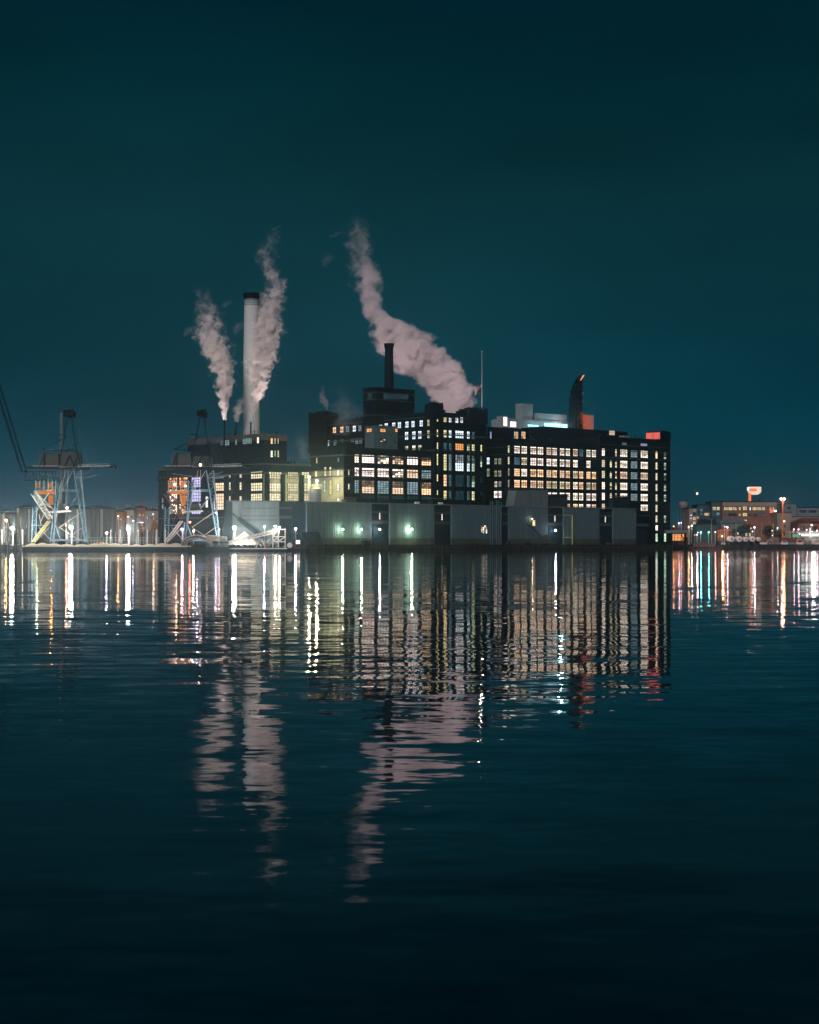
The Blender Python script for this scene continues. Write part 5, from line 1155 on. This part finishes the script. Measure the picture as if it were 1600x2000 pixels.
# jetty canopy, white lit
jc = thing('jetty_canopy', 'bright white and green lit canopy over a jetty at the right edge', 'canopy', P(1570, 1050, 912))
mb = MB(); mb.box(X(1543, 912), X(1640, 912), 912, 920, Z(1040, 912), Z(1038.5, 912)); link('roof', mb, 'pale', jc)
mb = MB()
for xx in range(1544, 1632, 7): mb.beam(P(xx, 1055, 913), P(xx, 1040, 913), .28)
link('column', mb, 'pale', jc)
mb = MB(); mb.box(X(1566, 915), X(1640, 915), 915, 916, Z(1047, 915), Z(1042.5, 915)); link('light_strip', mb, emit('strip_white', (.86, 1, .95), 2.2), jc)
mb = MB(); mb.box(X(1549, 914), X(1562, 914), 914, 915, Z(1049, 914), Z(1043, 914)); link('green_board', mb, emit('strip_green', (.10, .45, .25), .9), jc)
lamp_point(P(1590, 1043, 908), (.85, 1, .95), 1500, .8, jc)
mb = MB(); mb.beam(P(1582.5, 1050, 911), P(1582.5, 1031, 911), .45); link('mast', mb, 'white', jc)
# white horizontal tanks
for i, (xx, yy, rr, lab) in enumerate([(1429.5, 1053, 6, 'first round white tank end from the left on the right shore'), (1444.5, 1053, 6, 'second round white tank end from the left on the right shore'), (1457, 1053.5, 5, 'third round white tank end, half hidden by a boat hull'), (1470, 1053, 5.5, 'fourth round white tank end, below the tall pole lamp'), (1482.5, 1053.5, 4, 'smallest round white tank end of the row on the right shore')]):
    Y = 910; c = P(xx, yy, Y); R = rr / F * Y
    t_ = thing('white_tank', lab, 'tank', (c.x, Y, GZ), 'white tanks on the right shore')
    m3 = MB(); n_ = 24; VV = []
    prof_ = [(-.5, .05), (-.42, .5), (-.25, .8), (0, 1), (6, 1), (6.3, .8), (6.5, .05)]
    for dy, k in prof_:
        for i2 in range(n_): a = 2 * math.pi * i2 / n_; VV.append((c.x + R * k * math.cos(a), Y + dy, c.z + R * k * math.sin(a)))
    m3.add(VV, [(j * n_ + i2, j * n_ + (i2 + 1) % n_, (j + 1) * n_ + (i2 + 1) % n_, (j + 1) * n_ + i2) for j in range(len(prof_) - 1) for i2 in range(n_)] + [tuple(range(n_)), tuple(reversed(range(n_ * (len(prof_) - 1), n_ * len(prof_))))])
    link('shell', m3, 'white', t_, smooth=True)
    mb = MB(); [mb.box(c.x - R * .7, c.x + R * .7, Y + dd, Y + dd + .4, GZ, c.z - R * .6) for dd in (1, 5)]; link('saddle', mb, 'cap', t_)
    link('hatch', MB().rod((c.x, Y - .62, c.z), (c.x, Y - .45, c.z), R * .3, 12), 'greyclad', t_)
# moored boats along the right quay
bc = ['white', 'paleclad', 'cream', 'white', 'paleclad', 'white', 'cream', 'white']
places = ['under the smallest white tank', 'left of the tall orange mast', 'just right of the tall orange mast', 'left of the green board of the canopy', 'below the green board of the canopy', 'left of the white canopy mast', 'right of the white canopy mast', 'at the right edge of the picture']
hulls = [1491, 1504, 1518, 1532, 1546, 1562, 1578, 1593]
for i, (xx, m_) in enumerate(zip(hulls, bc)):
    Y = 906.5; x = X(xx, Y); zb = GZ + .02; bo = thing('covered_boat', 'small pale covered boat laid up ' + places[i], 'boat', (x, Y, zb), 'boats laid up on the right shore')
    L_ = 1.9
    m2 = MB(); sec = [(-1, .1, .9), (-.75, .55, .55), (-.2, .8, .35), (.5, .85, .3), (1, .7, .35)]
    VV = []
    for s1, w1, kz in sec: VV += [(x + s1 * L_, Y - w1, zb + 1.5), (x + s1 * L_, Y - w1 * .5, zb + kz), (x + s1 * L_, Y + w1 * .5, zb + kz), (x + s1 * L_, Y + w1, zb + 1.5)]
    FF = [(j * 4 + k, (j + 1) * 4 + k, (j + 1) * 4 + k + 1, j * 4 + k + 1) for j in range(4) for k in range(3)] + [(j * 4 + 3, (j + 1) * 4 + 3, (j + 1) * 4, j * 4) for j in range(4)] + [(0, 1, 2, 3), (16, 19, 18, 17)]
    m2.add(VV, FF); link('hull', m2, m_, bo)
    m2 = MB(); arch(m2, x - L_ * .8, x + L_ * .95, Y - .75, 1.5, zb + 1.5, zb + 2.5 + .4 * (i % 3), .12, 10); link('cover', m2, 'white' if i % 2 else 'beige', bo)
    m2 = MB(); [m2.beam((x + s1, Y, zb), (x + s1, Y, zb + .45), .2) for s1 in (-1, 1)]; link('cradle', m2, 'timber', bo)
# lumber stacks / boat sheds row behind boats
for i, (x0, x1, lab, m_) in enumerate([(1505, 1522, 'pinkish long container behind the covered boats left of the tall mast', 'cream'), (1523, 1545, 'brown long container behind the boats below the tall mast', 'rust'), (1547, 1568, 'reddish long container behind the boats under the canopy', 'redbrick'), (1570, 1599, 'pale long container behind the boats at the right edge', 'cream')]):
    Y = 911; r = thing('container', lab, 'container', (X(x0, Y), Y, GZ), 'containers behind the laid up boats'); mb = MB(); mb.box(X(x0, Y), X(x1, Y), Y, Y + 2.4, GZ + .01, Z(1050.5, Y)); link('box', mb, m_, r)
    mb = MB(); k = X(x0, Y) + .3
    while k < X(x1, Y): mb.box(k, k + .15, Y - .08, Y - .003, GZ + .1, Z(1050.9, Y)); k += .7
    link('rib', mb, 'bay', r)
# dark pilings (dolphins) in front of the right shore
for i, (xx, w_, lab) in enumerate([(1421, 5, 'left cluster of dark mooring piles before the white tanks'), (1434.5, 6.5, 'widest cluster of dark mooring piles before the white tanks'), (1462, 6, 'tall cluster of dark mooring piles under the fourth tank')]):
    Y = 890; r = thing('mooring_piles', lab, 'piles', (X(xx, Y), Y, 0), 'mooring pile clusters by the right shore')
    for k in range(5): x = X(xx + (k - 2) * w_ / 5.5, Y); link('pile', MB().tube([((x, Y + (k % 2) * .6, -1), .36), ((x * .999, Y + (k % 2) * .6, 3.6 + (k % 3) * .4), .32)], 8), 'timber', r)
    link('rope_band', MB().tube([((X(xx, Y), Y + .3, 2.6), (w_ / F * Y * .5, .9)), ((X(xx, Y), Y + .3, 2.8), (w_ / F * Y * .5, .9))], 14), 'cap', r)
# pink barge and dark barge in front
pb = thing('moored_barge', 'low dull pink barge moored before the cyan lamps', 'barge', (X(1380, 900), 900, 0))
xl, xr = X(1348, 900), X(1411, 900)
mb = MB(); mb.hexa([(xl + .8, 897, -.5), (xr - .8, 897, -.5), (xr - .8, 903, -.5), (xl + .8, 903, -.5)], [(xl, 897, 1.6), (xr, 897, 1.6), (xr, 903, 1.6), (xl, 903, 1.6)]); link('hull', mb, mat('pink_hull', (.11, .06, .06), .7), pb)
mb = MB(); mb.box(xl + 2, xl + 13, 898.5, 902, 1.603, 3.6); link('deck_house', mb, mat('pink_house', (.16, .10, .10), .7), pb)
mb = MB(); [mb.tube([((xl + 1 + k * 1.6, 896.8, .5), .38), ((xl + 1 + k * 1.6, 896.8, 1.2), .38)], 10) for k in range(10)]; link('tyre_fender', mb, 'cap', pb)
# dark hillside trees far away, utility poles and cars on right
tree(1455, 1024, 1048, 950, 40, 'leafdark', 'dark round tree before the brown shed', 900)
tree(1503, 1026, 1052, 960, 26, 'leafdark', 'dark bushy tree left of the tall light mast', 700)
tree(1524, 1034, 1054, 930, 20, 'leafdark', 'small dark bare bush below the strong orange lamp', 400)
for i, (xx, yt, lab, m_) in enumerate([(1390, 1014, 'pale wooden utility pole right of the cyan lamps', 'cream'), (1438, 1017, 'thin utility pole between the two first white tanks', 'cream'), (1488, 1020, 'grey utility pole right of the fourth white tank', 'greyclad'), (1510.5, 1023, 'pale yellowish pole left of the tall light mast', 'yellow'), (1428, 1035, 'short orange lit post above the first white tank', 'orange')]):
    Y = 917; r = thing('utility_pole', lab, 'pole', (X(xx, Y), Y, GZ), 'poles on the right shore'); link('shaft', MB().tube([((X(xx, Y), Y, GZ), .25), ((X(xx, Y), Y, Z(yt, Y)), .18)], 8), m_, r)
    link('crossarm', MB().beam(P(xx - 4, yt + 1, Y), P(xx + 4, yt + 1, Y), .16), m_, r)
car(1338, 900 + 10, 'white', 'white car beside the orange lit hall', 1.1, 'cars on the right shore'); car(1357, 912, 'tealclad', 'dark teal car below the thick lamp pole', 1.1, 'cars on the right shore')
car(1372, 911, mat('green_car', (.08, .25, .10), .5), 'green lit car below the cyan lamps', 1.2, 'cars on the right shore'); car(1417, 909, 'white', 'white car left of the first white tank', 1.0, 'cars on the right shore')

# ------------------------------------------------------------------ steam plumes
def plume(name, label, Y, pts, dens, feat, erode, tint=(1, .955, .94), yscale=.7, soft=.35, warp=1.45, aniso=-.15, cat='steam', widen=1.3):
    """pts: (row, column, radius) in photo pixels, from the bottom up; a closed tube follows them and its density breaks up inside"""
    s = Y / F; pts = [(Z(py, Y), X(px, Y), r * s * widen) for py, px, r in pts]; z0, z1 = pts[0][0], pts[-1][0]; H = z1 - z0; xb = pts[0][1]
    R = max(p[2] for p in pts) * 1.05; XR = max(abs(p[1] - xb) for p in pts) + 1
    grow = 1.45; mb = MB(); rr = []
    for z, x, r in pts: rr.append(((x, Y, z), (r * grow + .3, (r * grow + .3) * yscale)))
    rr[0] = ((rr[0][0][0], Y, z0 - .02), rr[0][1]); mb.tube(rr, 20)
    m = bpy.data.materials.new(name); m.use_nodes = True; t = m.node_tree; t.nodes.clear(); k = t.links.new
    o = N(t, 'ShaderNodeOutputMaterial'); pv = N(t, 'ShaderNodeVolumePrincipled'); k(pv.outputs[0], o.inputs['Volume'])
    pv.inputs['Color'].default_value = (*tint, 1); pv.inputs['Anisotropy'].default_value = aniso
    tc = N(t, 'ShaderNodeTexCoord'); sp = N(t, 'ShaderNodeSeparateXYZ')
    n1 = N(t, 'ShaderNodeTexNoise'); n1.inputs['Scale'].default_value = 1 / feat; n1.inputs['Detail'].default_value = 5; n1.inputs['Roughness'].default_value = .6
    k(tc.outputs['Object'], n1.inputs['Vector'])
    sb = N(t, 'ShaderNodeVectorMath', operation='SUBTRACT'); sb.inputs[1].default_value = (.5, .5, .5); k(n1.outputs['Color'], sb.inputs[0])
    # displacement proportional to the local radius
    s0 = N(t, 'ShaderNodeSeparateXYZ'); k(tc.outputs['Object'], s0.inputs[0])
    def math_(op, a, b=None, c=None):
        n = N(t, 'ShaderNodeMath', operation=op)
        for i, v in enumerate((a, b, c)):
            if v is None: continue
            if isinstance(v, (int, float)): n.inputs[i].default_value = v
            else: k(v, n.inputs[i])
        return n.outputs[0]
    tt = math_('DIVIDE', s0.outputs['Z'], H)
    def ramp(tsock):
        cr = N(t, 'ShaderNodeValToRGB'); cr.color_ramp.interpolation = 'LINEAR'; el = cr.color_ramp.elements
        while len(el) < len(pts): el.new(.5)
        for j, (q, (z, x, r)) in enumerate(zip(el, pts)):
            f = (z - z0) / H; q.position = f; q.color = ((x - xb) / (2 * XR) + .5, r / R, f, 1)
        k(tsock, cr.inputs[0]); sc_ = N(t, 'ShaderNodeSeparateColor'); k(cr.outputs[0], sc_.inputs[0]); return sc_
    c0 = ramp(tt); rad0 = math_('MULTIPLY', c0.outputs[1], R)
    vs = N(t, 'ShaderNodeVectorMath', operation='SCALE'); k(sb.outputs[0], vs.inputs[0]); k(math_('MULTIPLY', rad0, warp * 2), vs.inputs['Scale'])
    ad = N(t, 'ShaderNodeVectorMath', operation='ADD'); k(tc.outputs['Object'], ad.inputs[0]); k(vs.outputs[0], ad.inputs[1])
    k(ad.outputs[0], sp.inputs[0])
    cxs = math_('MULTIPLY', math_('SUBTRACT', c0.outputs[0], .5), 2 * XR)
    dx = math_('SUBTRACT', sp.outputs['X'], cxs); dy = math_('DIVIDE', sp.outputs['Y'], yscale)
    d = math_('SQRT', math_('ADD', math_('MULTIPLY', dx, dx), math_('MULTIPLY', dy, dy)))
    dn = math_('DIVIDE', d, math_('MAXIMUM', rad0, .05))
    er = math_('MULTIPLY', math_('POWER', math_('MAXIMUM', tt, .0), 1.5), erode)
    n2 = N(t, 'ShaderNodeTexNoise'); n2.inputs['Scale'].default_value = 1.7 / feat; n2.inputs['Detail'].default_value = 4; k(ad.outputs[0], n2.inputs['Vector'])
    v = math_('SUBTRACT', math_('SUBTRACT', 1.0, dn), math_('MULTIPLY', er, math_('SUBTRACT', n2.outputs['Fac'], .32)))
    ss = N(t, 'ShaderNodeMapRange'); ss.interpolation_type = 'SMOOTHSTEP'; ss.inputs['From Min'].default_value = 0; k(math_('ADD', soft, math_('MULTIPLY', tt, .55)), ss.inputs['From Max']); k(v, ss.inputs[0])
    fade = N(t, 'ShaderNodeMapRange'); fade.inputs['From Min'].default_value = .62; fade.inputs['From Max'].default_value = 1.0; fade.inputs['To Min'].default_value = 1; fade.inputs['To Max'].default_value = 0; k(tt, fade.inputs[0])
    thin = N(t, 'ShaderNodeMapRange'); thin.inputs['From Min'].default_value = 0; thin.inputs['From Max'].default_value = 1; thin.inputs['To Min'].default_value = 1; thin.inputs['To Max'].default_value = .2; k(tt, thin.inputs[0])
    k(math_('MULTIPLY', math_('MULTIPLY', math_('MULTIPLY', ss.outputs[0], dens), fade.outputs[0]), thin.outputs[0]), pv.inputs['Density'])
    m.cycles.volume_sampling = 'MULTIPLE_IMPORTANCE'
    org = Vector((xb, Y, z0)); ob = link(name, mb, m); 
    # put the origin at the base so that the object coordinates start at the nozzle
    dlt = Vector(ob.location) - org
    for v_ in ob.data.vertices: v_.co = v_.co + dlt
    ob.location = org
    return tag(ob, label, cat, 'steam plumes over the refinery')
plume('steam_plume', 'leftmost pinkish steam plume leaning left from a slim pipe', 684,
      [(821, 438.5, 2.5), (800, 438.5, 5), (775, 439, 9), (745, 440, 13), (715, 434, 16), (690, 424, 20), (660, 412, 22), (630, 408, 22), (600, 406, 19), (580, 403, 14), (560, 398, 10)], 1.2, 3.2, 2.2, widen=1.6)
plume('steam_plume', 'tall pinkish steam plume drifting past the right side of the tall chimney', 684,
      [(825, 490, 2), (805, 494, 4), (780, 502, 7), (745, 507, 13), (712, 510, 19), (684, 517, 21), (650, 523, 22), (610, 524, 20), (585, 531, 18), (560, 540, 18), (538, 535, 14), (518, 521, 14), (492, 519, 19), (474, 528, 19), (455, 536, 12), (438, 540, 10)], 1.1, 3.2, 2.3, widen=1.5)
plume('steam_plume', 'short steam puff tucked against the left edge of the tall chimney', 692, [(825, 461.5, 3), (810, 463, 7), (795, 467, 9), (780, 472, 8), (768, 476, 4)], .9, 2.6, .6)
plume('steam_cloud', 'huge pink grey steam cloud billowing up left behind the central building', 790,
      [(812, 895, 26), (795, 890, 32), (775, 884, 38), (755, 874, 44), (735, 856, 52), (715, 838, 58), (695, 815, 62), (675, 795, 60), (655, 782, 55), (638, 768, 45), (622, 748, 33), (608, 730, 22), (590, 722, 22), (570, 722, 29), (545, 722, 33), (520, 710, 33), (495, 706, 30), (470, 706, 36), (450, 700, 38), (432, 697, 26), (416, 695, 14)], .7, 8.0, 2.4, soft=.2, yscale=.6, warp=.95, widen=1.17, tint=(1, .935, .95))
plume('steam_plume', 'small curling steam wisp above the left turret of the central building', 757, [(802, 639.5, 1.8), (792, 637, 4.5), (783, 633, 8), (773, 629, 6), (764, 630, 5), (754, 632, 4.5), (747, 633, 3)], .8, 1.6, 1.2)
plume('steam_haze', 'faint grey steam haze drifting over the packing house roof', 722, [(850, 668, 16), (830, 672, 26), (805, 676, 30), (780, 674, 28), (755, 665, 20), (738, 655, 10)], .05, 6, 1.0, soft=.8)
plume('steam_haze', 'faint low steam puff above the roofs right of the power house', 725, [(896, 592, 9), (886, 592, 11), (870, 590, 15), (850, 586, 14), (835, 582, 8)], .09, 4, .9, soft=.7)

# ------------------------------------------------------------------ night air over the harbour
hz = MB().box(-2600, 2600, -75, 7100, -2.1, 130)
hm = bpy.data.materials.new('harbour_air'); hm.use_nodes = True; t = hm.node_tree; t.nodes.clear()
o_ = N(t, 'ShaderNodeOutputMaterial'); pv = N(t, 'ShaderNodeVolumePrincipled'); pv.inputs['Color'].default_value = (.65, .9, 1, 1)
pv.inputs['Density'].default_value = HAZE; pv.inputs['Anisotropy'].default_value = .955; t.links.new(pv.outputs[0], o_.inputs['Volume'])
struct(link('haze', hz, hm), 'stuff')

for lab, Y, pts, d_ in (('loose wisp of steam left of the leftmost plume', 684, [(656, 360, 3), (648, 366, 8), (640, 373, 10), (634, 381, 6)], .16), ('small wisp of steam above the leftmost plume', 684, [(584, 391, 3), (574, 387, 8), (566, 384, 8), (560, 381, 4)], .14),
        ('wisp of steam just right above the leftmost plume', 684, [(600, 436, 3), (594, 440, 8), (588, 446, 8), (584, 450, 4)], .16), ('pale wisp of steam touching the left side of the tall chimney', 690, [(652, 458, 4), (640, 464, 9), (630, 469, 10), (622, 472, 5)], .14),
        ('highest faint wisp of steam above the tall chimney plume', 684, [(450, 531, 3), (445, 538, 8), (441, 543, 7), (438, 546, 3)], .14), ('faint wisp of steam drifting left of the top of the big cloud', 790, [(520, 632, 5), (508, 637, 10), (497, 641, 9), (486, 640, 4)], .07),
        ('flat wisp of steam at the upper left of the big cloud', 790, [(463, 646, 5), (459, 655, 12), (455, 664, 10), (450, 668, 5)], .07)):
    plume('steam_wisp', lab, Y, pts, d_, 2.6, .5, soft=.6, warp=1.9, widen=1.3)
# floodlights added on the roofs to brighten the steam
def added_flood(px, py, Y, tx, ty, TY, color, power, ang, label):
    a = P(px, py, Y); r = thing('added_floodlight', label, 'floodlight', a - Vector((0, 0, 1.2)), 'added floodlights on the refinery roofs')
    link('bracket', MB().beam(a - Vector((.4, 0, 1.2)), a - Vector((.4, 0, 0)), .12).beam(a - Vector((-.4, 0, 1.2)), a - Vector((-.4, 0, 0)), .12).beam(a - Vector((.4, 0, .6)), a - Vector((-.4, 0, .6)), .1), 'cap', r)
    link('housing', MB().hexa([a + Vector(v) for v in ((-.3, -.2, -.2), (.3, -.2, -.2), (.3, .3, -.2), (-.3, .3, -.2))], [a + Vector(v) for v in ((-.4, -.3, .15), (.4, -.3, .15), (.4, .4, .15), (-.4, .4, .15))]), 'cap', r)
    spot(a + Vector((0, 0, .5)), P(tx, ty, TY), color, power, ang, .3, r)
added_flood(912, 806, 752, 850, 720, 788, (1, .80, .80), 20000, 75, 'small added floodlight hidden behind the right turret of the central building')
added_flood(700, 812, 775, 752, 660, 788, (1, .82, .80), 18000, 60, 'small added floodlight on the central roof left of the rooftop block')
added_flood(425, 851, 682, 425, 690, 684, (1, .80, .74), 10000, 70, 'small added floodlight on the power house roof below the leftmost plume')
added_flood(540, 845, 680, 520, 650, 684, (1, .80, .77), 20000, 60, 'small added floodlight on the power house roof right of the tall chimney')
for k in range(16):
    px = random.uniform(1345, 1600); py = random.uniform(1036, 1049); Y = random.uniform(935, 958)
    lamp(px, py, Y, random.choice((Or, Wt, Or, Pk)), 0, random.uniform(.18, .3), 'shore_lamp', 'tiny warm light on a thin pole among the sheds of the right shore', group='tiny lights among the sheds of the right shore', glow=10)

# vents, stub pipes and rails along the roof lines
def roofline(parent, f, p0, p1, z, n, off=-1.5):
    for k in range(n):
        t_ = f.t(random.uniform(p0, p1)); w = random.uniform(.3, 1.4); h = random.uniform(.5, 1.8); mb = MB()
        if random.random() < .5: f.slab(mb, t_, t_ + w, z, z + h * .7, off - w, off); f.slab(mb, t_ - .1, t_ + w + .1, z + h * .7, z + h * .7 + .15, off - w - .1, off + .1)
        else: c = f.pt(t_, z, off); mb.tube([((c.x, c.y, z), .16), ((c.x, c.y, z + h * 1.3), .16), ((c.x, c.y, z + h * 1.3 + .3), .28)], 8)
        link('roof_vent', mb, random.choice(('cap', 'brick2', 'bay')), parent)
    a, b = sorted((f.t(p0), f.t(p1))); mb = MB(); f.slab(mb, a, b, z + 1.05, z + 1.12, -.9, -.83); k = a
    while k < b: f.slab(mb, k, k + .07, z, z + 1.05, -.9, -.83); k += 2
    link('roof_rail', mb, 'bay', parent)
C = P(847, 0, 708); roofline(ct, Face(C.x, C.y, True), 866, 911, 57.8, 4); roofline(ct, Face(C.x, C.y, False), 815, 842, 57.8, 3); roofline(ct, Face(C.x, C.y, False), 645, 705, 57.8, 4)
C = P(985.5, 0, 738); roofline(rw, Face(C.x, C.y, True), 1000, 1160, 48.8, 9)
roofline(ew, ef, 1172, 1258, 52.2, 6); roofline(ph, Face(px_, py_, False), 372, 500, 46.6, 6); roofline(ph, Face(px_, py_, True), 565, 604, 34.8, 3)
C = P(672, 0, 678); roofline(pk, Face(C.x, C.y, True), 795, 845, 41.5, 4)
